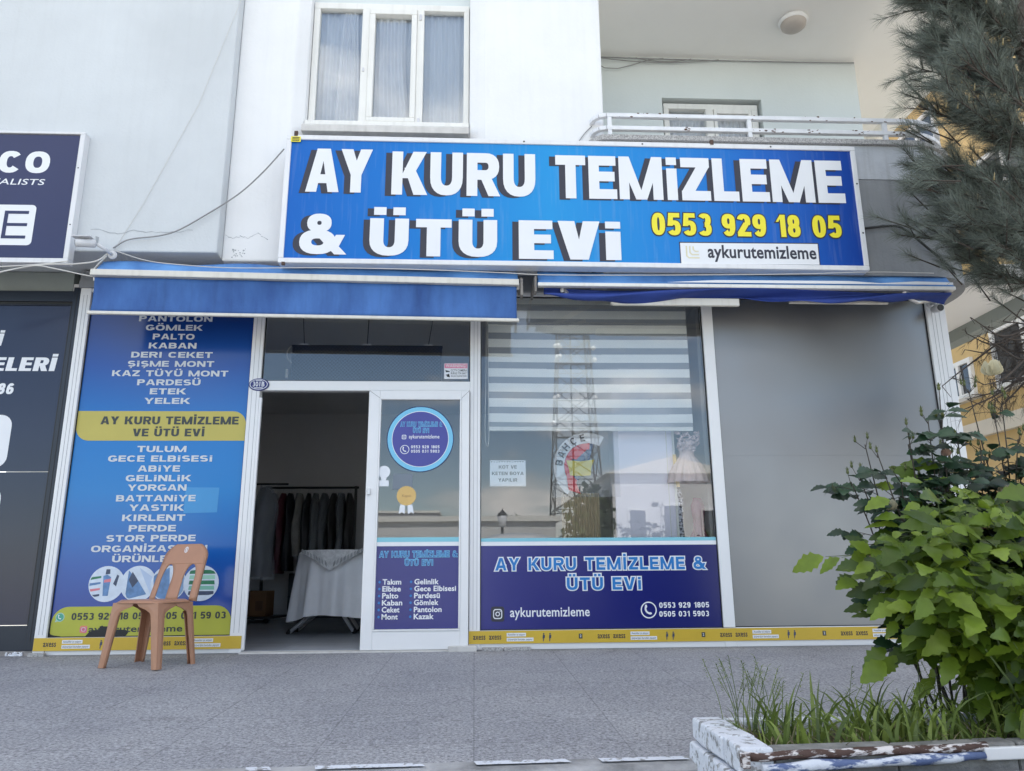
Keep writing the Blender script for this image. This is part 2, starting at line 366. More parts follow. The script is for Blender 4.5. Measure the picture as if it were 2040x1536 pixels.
M['alu'] = pm('aluminium', (.62, .62, .63), .35, .08, 20, metal=.7)
M['cable_grey'] = pm('grey cable', (.28, .28, .28), .6)
M['cable_white'] = pm('pale cable', (.62, .60, .56), .6)
M['cable_black'] = pm('black cable', (.03, .03, .03), .5)
M['white_print'] = pm('white print', (.80, .81, .83), .45, .02, 4)
M['list_print'] = pm('silver white print', (.62, .64, .66), .4, .03, 4)
M['black_print'] = pm('near black print', lin(48, 48, 60), .45, .05, 4)
M['grey_print'] = pm('dark grey print', lin(52, 58, 58), .4, .05, 4)
M['yellow_print'] = pm('yellow print', lin(240, 226, 50), .4, .03, 4)
M['olive_yellow'] = pm('muted yellow vinyl', lin(190, 176, 84), .35, .05, 2.5)
M['lime_yellow'] = pm('greenish yellow vinyl', lin(176, 178, 62), .35, .08, 2.5)
M['strip_yellow'] = pm('mustard tape', lin(205, 172, 55), .38, .08, 3)
M['teal'] = pm('teal tape', lin(130, 196, 210), .35, .04, 4)
M['indigo'] = ramp_mat('indigo vinyl', 0, [(0, lin(56, 58, 128)), (.35, lin(34, 38, 114)), (1, lin(24, 32, 102))], -.2, 1.9, .22, .5, .0)
M['sky_print'] = pm('sky blue print', lin(24, 118, 188), .4, .03, 4)
M['cyan_print'] = pm('light cyan print', lin(120, 195, 228), .4, .03, 4)
M['violet'] = pm('violet vinyl', lin(68, 70, 150), .35, .03, 4)
M['vinyl_blue'] = ramp_mat('blue printed banner', 2, [(0, lin(48, 60, 136)), (.2, lin(26, 84, 164)), (.42, lin(14, 118, 188)), (.62, lin(12, 114, 188)), (.82, lin(26, 78, 156)), (1, lin(26, 54, 116))], .13, 2.75, .16, .5, .03)
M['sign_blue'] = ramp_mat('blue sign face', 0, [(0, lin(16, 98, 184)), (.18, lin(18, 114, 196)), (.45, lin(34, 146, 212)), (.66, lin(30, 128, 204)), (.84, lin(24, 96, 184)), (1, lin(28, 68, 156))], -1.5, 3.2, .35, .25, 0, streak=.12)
M['navy_sign'] = pm('navy sign face', lin(38, 46, 86), .3, .05, 1.5)
M['navy_panel'] = pm('navy window film', lin(36, 42, 66), .17, .06, 1.5)
M['navy_frame'] = pm('navy frame', lin(30, 38, 52), .35, .06, 3)
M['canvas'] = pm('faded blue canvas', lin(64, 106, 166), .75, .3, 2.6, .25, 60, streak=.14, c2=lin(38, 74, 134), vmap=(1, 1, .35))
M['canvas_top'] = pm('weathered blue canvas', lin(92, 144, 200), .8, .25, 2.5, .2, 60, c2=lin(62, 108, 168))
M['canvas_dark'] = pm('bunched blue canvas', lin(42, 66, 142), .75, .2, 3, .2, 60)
M['awning_bar'] = pm('yellowed white bar', (.70, .67, .60), .4, .08, 3, streak=.12)
M['glass'] = glass('clear glass', 1.45, .006)
M['glass_up'] = glass('upper window glass', .85, .03)
def frost_mat():
    m = bpy.data.materials.new('grey frosted panel'); m.use_nodes = True; t = m.node_tree; n = t.nodes; l = t.links; b = n['Principled BSDF']
    b.inputs['Base Color'].default_value = (.08, .08, .082, 1); b.inputs['Roughness'].default_value = .7; b.inputs['Specular IOR Level'].default_value = 0
    g = n.new('ShaderNodeBsdfGlossy'); g.inputs['Roughness'].default_value = .33; ms = n.new('ShaderNodeMixShader'); ms.inputs[0].default_value = .27
    tc = n.new('ShaderNodeTexCoord'); no = n.new('ShaderNodeTexNoise'); no.inputs['Scale'].default_value = 2.2; no.inputs['Detail'].default_value = 6; l.new(tc.outputs['Object'], no.inputs['Vector'])
    mr = n.new('ShaderNodeMapRange'); mr.inputs[1].default_value = .3; mr.inputs[2].default_value = .7; mr.inputs[3].default_value = .34; mr.inputs[4].default_value = .46
    l.new(no.outputs['Fac'], mr.inputs[0]); l.new(mr.outputs[0], g.inputs['Roughness'])
    l.new(b.outputs[0], ms.inputs[1]); l.new(g.outputs[0], ms.inputs[2]); l.new(ms.outputs[0], n['Material Output'].inputs[0]); return m
M['frost'] = frost_mat()
M['chair'] = pm('brown plastic', lin(176, 130, 102), .36, .07, 7, .03, 300)
M['paper'] = pm('white paper', (.78, .80, .84), .6, .02, 5)
M['pink'] = pm('pink sticker print', lin(226, 130, 160), .45)
M['plate_blue'] = pm('navy enamel', lin(36, 40, 110), .25)
M['gold'] = pm('pale gold card', lin(214, 178, 110), .5, .08, 9)
M['red_print'] = pm('red print', lin(214, 40, 62), .5)
M['cloth_white'] = pm('white table cloth', (.90, .91, .93), .85, .04, 6)
M['wall_in'] = pm('interior wall', (.78, .76, .75), .9, .05, 1)
M['ceil_in'] = pm('interior ceiling', (.8, .79, .78), .9, .05, 1)

# ------------------------------------------------------------------ ground
SL = .03                                     # the terrace falls slightly towards the street
gz = lambda y: SL*y
def terrace_mat():
    m = bpy.data.materials.new('granular terrace paving'); m.use_nodes = True; t = m.node_tree; n = t.nodes; l = t.links; b = n['Principled BSDF']
    tc = n.new('ShaderNodeTexCoord')
    def noise(s, d=3, r=.6):
        q = n.new('ShaderNodeTexNoise'); q.inputs['Scale'].default_value = s; q.inputs['Detail'].default_value = d; q.inputs['Roughness'].default_value = r; l.new(tc.outputs['Object'], q.inputs['Vector']); return q.outputs['Fac']
    def ramp(src, stops):
        q = n.new('ShaderNodeValToRGB'); e = q.color_ramp.elements
        while len(e) < len(stops): e.new(.5)
        for a, (p, c) in zip(e, stops): a.position = p; a.color = col(c)
        l.new(src, q.inputs[0]); return q.outputs[0]
    def mix(a, bb, f, mode='MULTIPLY'):
        q = n.new('ShaderNodeMix'); q.data_type = 'RGBA'; q.blend_type = mode; l.new(a, q.inputs[6]); l.new(bb, q.inputs[7])
        if isinstance(f, float): q.inputs[0].default_value = f
        else: l.new(f, q.inputs[0])
        return q.outputs[2]
    fine = ramp(noise(72, 4, .8), [(.36, (.10, .10, .108)), (.45, (.285, .287, .30)), (.55, (.385, .388, .405)), (.66, (.60, .605, .63))])
    big = ramp(noise(.9, 5, .6), [(.3, (.80, .80, .82)), (.7, (1.08, 1.07, 1.05))])
    c = mix(fine, big, 1.0)
    st = ramp(noise(2.3, 6, .7), [(.60, (1, 1, 1)), (.70, (.80, .79, .78))]); c = mix(c, st, .8)
    br = n.new('ShaderNodeTexBrick'); br.inputs['Scale'].default_value = 1; br.inputs['Brick Width'].default_value = .6; br.inputs['Row Height'].default_value = .6
    br.offset = 0; br.inputs['Mortar Size'].default_value = .0035; br.inputs['Color1'].default_value = (1, 1, 1, 1); br.inputs['Color2'].default_value = (.93, .93, .94, 1); br.inputs['Mortar'].default_value = (.60, .60, .61, 1)
    l.new(tc.outputs['Object'], br.inputs['Vector']); c = mix(c, br.outputs[0], .75)
    sp = n.new('ShaderNodeSeparateXYZ'); l.new(tc.outputs['Object'], sp.inputs[0])      # grime gathered along the foot of the front
    gr = n.new('ShaderNodeMapRange'); gr.inputs[1].default_value = -.16; gr.inputs[2].default_value = -.03; gr.inputs[3].default_value = 0; gr.inputs[4].default_value = .75; l.new(sp.outputs[1], gr.inputs[0])
    gm = n.new('ShaderNodeMath'); gm.operation = 'MULTIPLY'; l.new(gr.outputs[0], gm.inputs[0]); l.new(noise(5, 5, .7), gm.inputs[1])
    dk = n.new('ShaderNodeRGB'); dk.outputs[0].default_value = (.10, .095, .09, 1); c = mix(c, dk.outputs[0], gm.outputs[0], 'MIX')
    sm = ramp(noise(1.35, 3, .5), [(.70, (1, 1, 1)), (.76, (.70, .69, .68))]); c = mix(c, sm, .7)
    l.new(c, b.inputs['Base Color']); b.inputs['Roughness'].default_value = .7
    bp = n.new('ShaderNodeBump'); bp.inputs['Strength'].default_value = .35; bp.inputs['Distance'].default_value = .004; l.new(noise(72, 4, .8), bp.inputs['Height']); l.new(bp.outputs[0], b.inputs['Normal'])
    return m
M['terrace'] = terrace_mat()
EDGE = lambda x: -3.28+.027*x     # front edge of the terrace, slightly askew
mb = MB(); xs = [-9, -4, -1.5, -.5, .3, .80]
top = [(x, .0, 0) for x in xs]; bot = [(x, EDGE(x), gz(EDGE(x))) for x in xs]
n_ = len(xs); mb.add(top+bot, [(i, n_+i, n_+i+1, i+1) for i in range(n_-1)])
mb.add([(.80, 0, 0), (.80, -3.27, gz(-3.27)), (12, -3.27, gz(-3.27)), (12, 0, 0)], [(0, 1, 2, 3)])
o = mb.build('terrace_pavement', M['terrace']); o['kind'] = 'structure'
M['nosing'] = pm('worn painted step edge', (.40, .40, .40), .8, .35, 5, .5, 60, c2=(.20, .20, .20))
M['whitewash'] = pm('flaking white paint', (.60, .62, .66), .8, .25, 22, .6, 60, c2=(.30, .30, .30), det=8, sharp=.41)
mb = MB()
for i in range(n_-1):
    a, b = xs[i], xs[i+1]
    v = []
    for x in (a, b):
        y = EDGE(x); z = gz(y)
        v += [(x, y, z), (x, y-.10, z-.006), (x, y-.12, z-.02), (x, y-.12, z-.16)]
    mb.add(v, [(0, 1, 5, 4), (1, 2, 6, 5), (2, 3, 7, 6)])
o = mb.build('step_edge', M['nosing']); o['kind'] = 'structure'
mb = MB(); y0 = EDGE(-.2)
for x0, x1, yy in ((-.56, -.17, -.012), (-.80, -.70, -.01), (.0, .35, -.008), (.45, .78, -.012)):
    mb.add([(x0, EDGE(x0)+yy, gz(y0)+.004), (x0+.01, EDGE(x0)+yy-.05, gz(y0)+.003), (x1, EDGE(x1)+yy-.045, gz(y0)+.003), (x1-.02, EDGE(x1)+yy, gz(y0)+.004)], [(0, 1, 2, 3)])
o = mb.build('white_paint_mark', M['whitewash']); o['kind'] = 'structure'
mb = MB(); mb.box(-9, .8, -3.95, -3.2, -.55, -.262).box(-9, 12, -4.45, -3.95, -.95, -.45).box(.84, 12, -4.3, -3.84, -.6, -.034)
o = mb.build('stair_steps', M['terrace']); o['kind'] = 'structure'
M['street'] = pm('sunlit asphalt', (.38, .37, .34), .9, .25, .6, .2, 40)
o = MB().add([(-400, -400, -.95), (400, -400, -.95), (400, 400, -.95), (-400, 400, -.95)], [(0, 1, 2, 3)]).build('street', M['street']); o['kind'] = 'structure'
M['tile'] = pm('grey floor tile', (.50, .53, .57), .22, .08, 1.5, .02, 30, spec=.4)
mb = MB()
for i in range(13):
    for j in range(11):
        x0 = -3.3+i*.6; y0 = .0+j*.62
        mb.box(x0+.002, min(x0+.598, 4.08), y0+.002, y0+.618, -.02, .012)
o = mb.build('shop_floor', M['tile']); o['kind'] = 'structure'
o = MB().box(-3.3, 4.1, .0, 6.9, -.06, .006).build('floor_base', M['gasket']); o['kind'] = 'structure'

# ------------------------------------------------------------------ apartment building
bld = thing('apartment_building', 'white plastered apartment block with a balcony above the dry cleaning shop', 'building', (0, 1, 0))
mb = MB(); mb.box(-9, -2.09, -.42, 0.3, 3.11, 12.5)
mb.build('bay_wall', M['bay_plaster'], bld, bevel=.012)
def arcpts(cx, cy, r, a0, a1, n=6): return [(cx+r*math.cos(R(a0+(a1-a0)*k/n)), cy+r*math.sin(R(a0+(a1-a0)*k/n))) for k in range(n+1)]
mb = MB(); mb.prism([(-2.09, .3), (-2.09, -.3), (-1.60, -.3), (-1.505, -.22), (-1.505, .3)], 3.09, 12.5)
mb.prism([(-.06, .3), (-.06, -.22), (.02, -.27), (.08, -.3), (1.13, -.3), (1.13, .3)], 3.09, 12.5)
mb.each('pillar', M['white_plaster'], bld, bevel=.015)
mb = MB(); mb.box(-1.505, -.06, -.10, .3, 3.1, 4.30).box(-1.505, -.06, -.10, .3, 5.76, 12.5)
mb.build('window_recess', M['green_plaster'], bld)
# cracks and scuffs in the plaster
M['crack'] = pm('crack', (.36, .38, .40), .9)
mb = MB()
def crack(x0, x1, z, y, amp):
    n = 26; pts = []; zz = 0
    for i in range(n+1):
        zz += random.uniform(-amp, amp); zz *= .92; pts.append((x0+(x1-x0)*i/n+random.uniform(-.008, .008), z+zz))
    for a, b in zip(pts, pts[1:]):
        w_ = random.uniform(.0012, .003); mb.add([(a[0], y, a[1]-w_), (b[0], y, b[1]-w_), (b[0], y, b[1]+w_), (a[0], y, a[1]+w_)], [(0, 1, 2, 3)])
crack(-3.1, -2.3, 3.30, -.4225, .014); crack(-2.07, -1.72, 3.33, -.3025, .016); pass
for k in range(24):
    x, z = random.uniform(-2.02, -1.9), random.uniform(3.12, 3.2)
    s_ = random.uniform(.002, .006); mb.poly(disc(x, z, s_, n=6), -.3025)
mb.poly([(-3.06, 3.24), (-3.03, 3.23), (-3.035, 3.17), (-3.05, 3.18)], -.4225)
mb.build('plaster_cracks', M['crack'], bld)
# balcony: parapet, coping, slab
def balc_plan(o_): return [(1.0, .3), (1.0, -.30-o_)]+arcpts(1.12, -.33, .12+o_, 180, 270, 4)+[(3.8, -.45-o_)]+arcpts(3.8, .1, .55+o_, -90, 0, 9)+[(4.35+o_, .35)]
pl = balc_plan(0); inn = [(4.2, .35)]+[(3.8+.4*math.cos(R(a)), .1+.4*math.sin(R(a))) for a in (0, -30, -60, -90)]+[(1.14, -.3), (1.14, .3)]
def ring(mb, z0, z1, o_, mi=0):
    pl = balc_plan(o_); n = len(pl); i2 = [(4.2, .35)]+[(3.8+.4*math.cos(R(a)), .1+.4*math.sin(R(a))) for a in np.linspace(0, -90, 10)]+[(1.14, -.3)]+[(1.139, -.29)]*0+[(1.135, .3)]
    # quads strip between outer and inner, by nearest fraction
    m = len(i2); i2 = i2[::-1]
    def samp(p, t):
        d = [0]
        for a, b in zip(p, p[1:]): d.append(d[-1]+math.hypot(b[0]-a[0], b[1]-a[1]))
        s = t*d[-1]
        for k in range(len(p)-1):
            if s <= d[k+1]+1e-9:
                q = (s-d[k])/max(d[k+1]-d[k], 1e-9); return (p[k][0]+(p[k+1][0]-p[k][0])*q, p[k][1]+(p[k+1][1]-p[k][1])*q)
        return p[-1]
    K = 60; A = [samp(pl, k/K) for k in range(K+1)]; B = [samp(i2, k/K) for k in range(K+1)]
    v = []
    for a, b in zip(A, B): v += [(*a, z0), (*a, z1), (*b, z1), (*b, z0)]
    f = []
    for k in range(K):
        q = 4*k
        for j in range(4): f.append((q+j, q+4+j, q+4+(j+1) % 4, q+(j+1) % 4))
    f += [(0, 1, 2, 3), (4*K, 4*K+3, 4*K+2, 4*K+1)]
    mb.add(v, f, mi); return mb
ring(MB(), 2.96, 3.84, 0).build('parapet', M['concrete'], bld)
ring(MB(), 3.845, 4.165, .003).build('parapet_upper', M['patch'], bld)
mb = ring(MB(), 4.168, 4.212, .035); mb.build('coping', M['terrazzo_trim'], bld)
mb = MB(); mb.prism([(q[0], q[1]) for q in balc_plan(-.02)], 3.0, 3.14); mb.build('balcony_floor', M['soffit'], bld)
mb = MB(); mb.box(4.375, 5.0, -.3, .36, 3.02, 3.14).box(4.14, 5.0, .36, 9, 3.02, 3.14).box(-9, 4.14, .31, 9, 3.02, 3.14); mb.build('soffit', M['ceiling'], bld)
mb = MB(); mb.box(5.0, 5.16, .1, 9, 2.9, 3.16); mb.prof([(.0, 0), (0, 0), (0, 0)], 0, 0) if False else None
mb.build('beam', M['soffit'], bld)
mb = MB()
mb.poly([(q[0], q[1]) for q in rrect(4.30, 4.53, 2.70, 3.018, .1, 8, (0, 1, 0, 0))], .74, th=.2); mb.build('bracket', M['green_plaster'], bld)
# balcony back wall, ceiling, upper storeys
mb = MB()
hx0, hx1, hz = 1.965, 3.035, 5.463
mb.box(1.13, hx0, .79, 1.0, 3.14, 5.95).box(hx1, 4.106, .79, 1.0, 3.14, 5.95).box(hx0, hx1, .79, 1.0, hz, 5.95).box(4.0, 4.106, 1.0, 9, 3.14, 5.95)
mb.box(1.128, 1.132, .3, .79, 3.14, 5.95)
mb.build('back_wall', M['green_plaster'], bld)
mb = MB(); mb.box(1.13, 4.98, -.5, 9, 5.95, 6.12); mb.build('balcony_ceiling', M['ceiling'], bld)
mb = MB(); mb.box(4.98, 5.12, -.52, 9, 5.82, 6.3); mb.build('ceiling_beam', M['ceiling'], bld)
mb = MB(); mb.box(1.13, 4.98, -.52, 9, 6.12, 12.5).box(-9, 1.13, .3, 9, 6.2, 12.5).box(-9, 5, 8.9, 9, 0, 6); mb.build('upper_storey', M['white_plaster'], bld)
mb = MB(); mb.box(-9, -3.34, .3, 9, 2.96, 3.02); mb.box(-9, -3.42, .02, .3, 2.93, 3.1); mb.build('lintel', M['soffit'], bld)
mb = MB(); mb.box(-3.33, 4.12, -.05, .3, 3.0, 3.09).box(-3.33, 4.12, -.06, .02, 2.94, 3.0); mb.build('shop_lintel', M['concrete'], bld)
# interior shell of the shop; unseen partition added full depth to hold light in
mb = MB(); mb.box(-3.42, -3.30, .03, 6.9, 0, 3.0).box(-3.3, 4.1, 5.2, 5.3, 0, 3.0).box(4.06, 4.16, .1, 6.9, 0, 3.0).box(2.03, 2.06, .36, 5.2, 0, 3.0)
mb.build('interior_wall', M['wall_in'], bld)
mb = MB(); mb.box(-3.3, 4.06, .06, 6.8, 2.96, 2.99); mb.build('interior_ceiling', M['ceil_in'], bld)
# upper window
win = MB(); F = win
x0, x1, z0, z1, yf, yb = -1.50, -.066, 4.46, 5.755, -.135, -.07
F.box(x0, x1, yf, yb, z1-.065, z1).box(x0, x1, yf, yb, z0, z0+.045).box(x0, x0+.055, yf, yb, z0+.045, z1-.065).box(x1-.05, x1, yf, yb, z0+.045, z1-.065)
F.box(-1.055, -.985, yf-.004, yb, z0+.045, z1-.065).box(-.55, -.485, yf-.004, yb, z0+.045, z1-.065)
sx0, sx1 = -.985, -.55
F.box(sx0, sx1, yf-.02, yb, z1-.125, z1-.067).box(sx0, sx1, yf-.02, yb, z0+.047, z0+.09).box(sx0, sx0+.05, yf-.02, yb, z0+.09, z1-.125).box(sx1-.05, sx1, yf-.02, yb, z0+.09, z1-.125)
wf = win.build('window_frame', M['frame_warm'], bld, bevel=.006)
MB().box(x0+.02, x1-.02, -.098, -.094, z0+.02, z1-.03).build('pane', M['glass_up'], wf)
M['net'] = pm('net curtain', (.72, .76, .84), .9, .08, 4, trans=.2, vmap=(30, 1, .6))
M['drape'] = pm('white drape', (.78, .80, .86), .9, .05, 4, trans=.2)
mb = MB(); mb.grid(lambda u, v: (x0+u*(x1-x0), -.045+.008*math.sin(u*140)+.004*math.sin(u*57+v), z0+v*(z1-z0)), 300, 6); mb.build('net_curtain', M['net'], wf)
mb = MB(); mb.grid(lambda u, v: (-.93+u*(.34-.07*math.sin(v*2.2)), -.073+.012*math.sin(u*26+v*1.5), z0+v*(z1-z0)), 90, 8)
mb.grid(lambda u, v: (-1.24+.1*(1-v)*(u-.4)+u*.13, -.073+.01*math.sin(u*22), z0+v*(z1-z0)), 40, 8)
mb.build('drape', M['drape'], wf)
mb = MB(); mb.box(x0, x1, .08, .085, z0-.1, z1+.1); mb.build('room_shade', M['wall_in'], wf)
mb = MB(); mb.box(-1.035, -1.02, yf-.012, yf-.004, 5.02, 5.06); mb.box(-.528, -.508, yf-.014, yf-.004, 5.58, 5.64); mb.box(-.528, -.508, yf-.014, yf-.004, 4.49, 4.55); mb.each('hinge', M['alu'], wf, bevel=.002)
MB().prof([(-.335, 4.285), (-.335, 4.345), (-.32, 4.362), (-.10, 4.395), (-.10, 4.302)], -1.53 if False else -1.503, -.062).build('window_sill', M['marble'], bld, bevel=.004)
MB().prof([(-.24, 4.36), (-.24, 4.45), (-.10, 4.458), (-.10, 4.40)], -1.50, -.064).build('sill_board', M['frame_warm'], bld)
# balcony door window
fx0, fx1, ft = 1.99, 3.005, 5.43
mb = MB(); mb.box(fx0, fx1, .84, .92, ft-.06, ft).box(fx0, fx0+.055, .84, .92, 3.14, ft-.06).box(fx1-.07, fx1, .84, .92, 3.14, ft-.06).box(2.44, 2.52, .835, .92, 3.14, ft-.06)
mb.box(2.525, 2.56, .828, .92, 3.2, ft-.065).box(2.90, 2.93, .828, .92, 3.2, ft-.065).box(2.56, 2.90, .828, .92, ft-.115, ft-.065)
bf = mb.build('balcony_window', M['frame_warm'], bld, bevel=.004)
MB().box(fx0+.02, fx1-.02, .885, .889, 3.2, ft-.03).build('pane', M['glass_up'], bf)
mb = MB(); mb.grid(lambda u, v: (fx0+u*(fx1-fx0), .96+.015*math.sin(u*90), 3.2+v*2.15), 160, 2); mb.build('curtain', M['drape'], bf)
MB().box(fx0-.02, fx1+.02, 1.0, 1.01, 3.14, 5.5).build('room_shade', M['wall_in'], bf)
# railing
M['rail'] = pm('white railing paint', (.76, .77, .79), .45, .1, 6, .1, 60)
M['rust'] = pm('rust', (.10, .045, .025), .9, .3, 20)
mb = MB()
for zr in (4.432, 4.308):
    pth = [(1.02, -.30, zr), (1.03, -.36, zr), (1.07, -.405, zr), (1.13, -.42, zr), (3.8, -.42, zr)]+[(x, y, zr) for x, y in arcpts(3.8, .1, .52, -90, 0, 8)][1:]+[(4.32, .8, zr)]
    for a, b in zip(pth, pth[1:]): mb.bar(a, b, .04, .038)
mb.build('rail', M['rail'], bld, bevel=.004)
mb = MB()
for x in (1.155, 2.385, 3.60): mb.box(x-.017, x+.017, -.437, -.403, 4.21, 4.415)
mb.each('rail_post', M['rail'], bld)
mb = MB()
for k in range(70):
    if random.random() < .7: x = random.choice([random.uniform(2.41, 2.72), random.uniform(2.9, 3.0), random.uniform(3.3, 3.45), random.uniform(3.66, 3.9), random.uniform(1.8, 1.85)]); z = 4.308+random.uniform(-.02, .017)
    else: x = random.uniform(1.2, 3.9); z = 4.432+random.choice((-.018, .018))
    s_ = random.uniform(.003, .014); mb.poly([(x+s_*random.uniform(.6, 1.4)*math.cos(a), z+s_*.6*random.uniform(.5, 1.1)*math.sin(a)) for a in np.linspace(0, 6.0, 9)], -.4415)
mb.build('rust_spots', M['rust'], bld)

# ceiling lamp on the balcony ceiling
lamp = thing('ceiling_lamp', 'round white plastic lamp with beige cover on the balcony ceiling', 'lamp', (3.17, .2, 5.95))
MB().lathe([(0.0, -.001), (.135, -.001), (.145, -.03), (.125, -.05)], (3.17, .16, 5.95), 32).build('rim', M['frame'], lamp)
M['cover'] = pm('beige lamp cover', (.47, .42, .38), .4, .05, 8)
MB().lathe([(.125, -.045), (.118, -.08), (.09, -.105), (.045, -.118), (0.001, -.12)], (3.17, .16, 5.95), 32).build('cover', M['cover'], lamp)
def sag(p, q, d, n=14):
    p, q = Vector(p), Vector(q); return [p.lerp(q, i/n)-Vector((0, 0, d*4*(i/n)*(1-i/n))) for i in range(n+1)]
mb = MB(); mb.tube(sag((1.14, .765, 5.925), (4.09, .765, 5.925), .012, 20), .006, 6).tube(sag((1.14, .75, 5.93), (2.6, .76, 5.92), .06), .005, 6).tube(sag((1.7, .76, 5.92), (2.3, .76, 5.92), .04), .005, 6)
mb.tube([(1.2, .76, 5.92), (1.27, .755, 5.84), (1.36, .75, 5.78), (1.5, .75, 5.775), (1.65, .75, 5.82), (1.85, .755, 5.90), (2.0, .76, 5.92)], .005, 6)
tag(mb.build('cable', M['cable_grey']), 'bundle of grey cables sagging where balcony wall meets the ceiling', 'cable')

# ------------------------------------------------------------------ shop front
sf = thing('shopfront', 'white framed glass front of the dry cleaning shop with blue and indigo vinyl', 'shopfront', (0, 0, 0))
ZT = 2.98
mb = MB()
mb.box(-3.322, -3.234, -.035, .05, 0, ZT)                 # left jamb
mb.box(-1.868, -1.775, -.035, .05, 0, ZT)                 # door post
mb.box(-.042, .045, -.032, .05, 0, ZT)                    # middle post
mb.box(1.970, 2.063, -.032, .05, .145, ZT)                # right post
mb.box(3.986, 4.16, -.032, .09, 0, ZT)                    # corner post
for a, b in ((-3.234, -1.868), (-1.775, -.042), (.045, 1.97), (2.063, 3.986)): mb.box(a, b, -.030, .048, ZT-.07, ZT)
mb.box(-1.775, -.042, -.030, .045, 2.060, 2.143)
mb.box(-3.234, -1.868, -.028, .05, 0, .128); mb.box(.045, 1.97, -.028, .05, 0, .143); mb.box(2.063, 3.986, -.028, .05, 0, .146); mb.box(1.97, 2.063, -.030, .05, 0, .143)
mb.build('frame', M['frame'], sf, bevel=.005)
mb = MB()                                                  # glazing beads and seals
for x0, x1, z0, z1 in ((-3.234, -1.868, .128, ZT-.07), (-1.775, -.042, 2.143, ZT-.07), (.045, 1.97, .143, ZT-.07), (2.063, 3.986, .146, ZT-.07)):
    for a in ((x0, x0+.007, z0, z1), (x1-.007, x1, z0, z1), (x0+.007, x1-.007, z0, z0+.007), (x0+.007, x1-.007, z1-.007, z1)): mb.box(a[0], a[1], -.012, .01, a[2], a[3])
mb.build('seal', M['gasket'], sf)
mb = MB()
for x in (-3.29, -3.262, -1.838, -1.80, -.01, .02, 4.03, 4.06, 4.10): mb.box(x-.0016, x+.0016, -.0365 if x < -1 else -.0335, -.03, .15, ZT-.1)
mb.build('groove', pm('profile shadow line', (.40, .40, .41), .5), sf)
g1 = MB().box(.045, 1.97, -.002, .004, .143, ZT-.07).build('window_pane', M['glass'], sf)
g2 = MB().box(-1.775, -.042, -.002, .004, 2.143, ZT-.07).build('transom_pane', M['glass'], sf)
MB().box(2.063, 3.986, -.004, .006, .146, 1.5195).box(2.063, 3.986, -.0042, .006, 1.5201, ZT-.07).build('grey_panel', M['frost'], sf)

# --- printed banner on the left pane
ban = MB().box(-3.234, -1.868, -.004, .006, .128, ZT-.07).build('printed_banner', M['vinyl_blue'], sf)
yb = -.0055
rows = [('PANTOLON', -2.828, -2.221, 2.685), ('GÖMLEK', -2.765, -2.297, 2.605), ('PALTO', -2.699, -2.356, 2.526), ('KABAN', -2.724, -2.333, 2.447), ('DERI CEKET', -2.859, -2.194, 2.367), ('ŞiŞME MONT', -2.879, -2.175, 2.289), ('KAZ TÜYÜ MONT', -2.996, -2.053, 2.207), ('PARDESÜ', -2.785, -2.272, 2.13), ('ETEK', -2.675, -2.383, 2.054), ('YELEK', -2.711, -2.343, 1.973),
        ('TULUM', -2.725, -2.335, 1.574), ('GECE ELBiSESi', -2.946, -2.12, 1.496), ('ABiYE', -2.704, -2.372, 1.415), ('GELiNLiK', -2.79, -2.277, 1.338), ('YORGAN', -2.766, -2.306, 1.262), ('BATTANiYE', -2.847, -2.227, 1.178), ('YASTIK', -2.737, -2.312, 1.103), ('KIRLENT', -2.783, -2.295, 1.024), ('PERDE', -2.723, -2.358, .942), ('STOR PERDE', -2.888, -2.199, .865), ('ORGANİZASYON', -2.994, -2.102, .785), ('ÜRÜNLERİ', -2.824, -2.29, .707)]
MB().poly([(-2.312, 1.06), (-2.05, 1.066), (-2.047, 1.262), (-2.31, 1.265)], yb+.0004).build('pale_patch', pm('pale blue patch', lin(60, 142, 200), .2), ban)  # paler blue rectangle behind the list lettering
mb = MB()
for s, a, b, zc in rows: word(mb, s, a, b, zc-.024, .050, yb, .21, .21, .10)
mb.build('lettering', M['list_print'], ban)
mb = MB().poly(rrect(-3.234+.006, -1.876, 1.643, 1.888, .11, 8, (1, 0, 1, 0)), yb)
mb.build('yellow_band', M['olive_yellow'], ban)
mb = MB(); word(mb, 'AY KURU TEMİZLEME', -3.04, -1.936, 1.777, .066, yb-.001, .25, .21, .10); word(mb, 'VE ÜTÜ EVİ', -2.776, -2.202, 1.678, .064, yb-.001, .25, .21, .10)
mb.build('lettering', M['grey_print'], ban)
yl = MB().poly(rrect(-3.225, -1.874, .135, .352, .12, 8, (0, 0, 1, 1)), yb)
yl.build('yellow_band', M['lime_yellow'], ban)
mb = MB(); word(mb, '0553 929 18 05 - 0505 031 59 03', -3.078, -1.917, .254, .052, yb-.001, .23, .2, .1)
mb.build('lettering', M['grey_print'], ban)
mb = MB(); script(mb, 'aykurutemizleme', -2.94, -2.236, .163, .05, yb-.001, .022); mb.build('lettering', M['grey_print'], ban)
mb = MB(); mb.poly([(-2.96, .131), (-2.95, .145), (-2.93, .168), (-2.90, .180), (-2.86, .178), (-2.858, .207), (-2.80, .205), (-2.802, .185), (-2.72, .182), (-2.66, .178), (-2.64, .158), (-2.66, .131)], yb-.002)
mb.poly([(-3.228, .131), (-3.228, .165), (-3.215, .15), (-3.19, .143), (-3.15, .138), (-3.12, .131)], yb-.002); mb.build('torn_patch', M['black'], ban)
mb = MB().poly(rrect(-3.005, -2.95, .158, .212, .014), yb-.001); mb.build('emblem', pm('rose print', lin(190, 90, 140), .4, .3, 30, c2=lin(225, 140, 90)), ban)
mb = MB(); mb.poly(rrect(-2.993, -2.962, .170, .200, .010), yb-.0018); mb.build('emblem_ring', M['list_print'], ban)
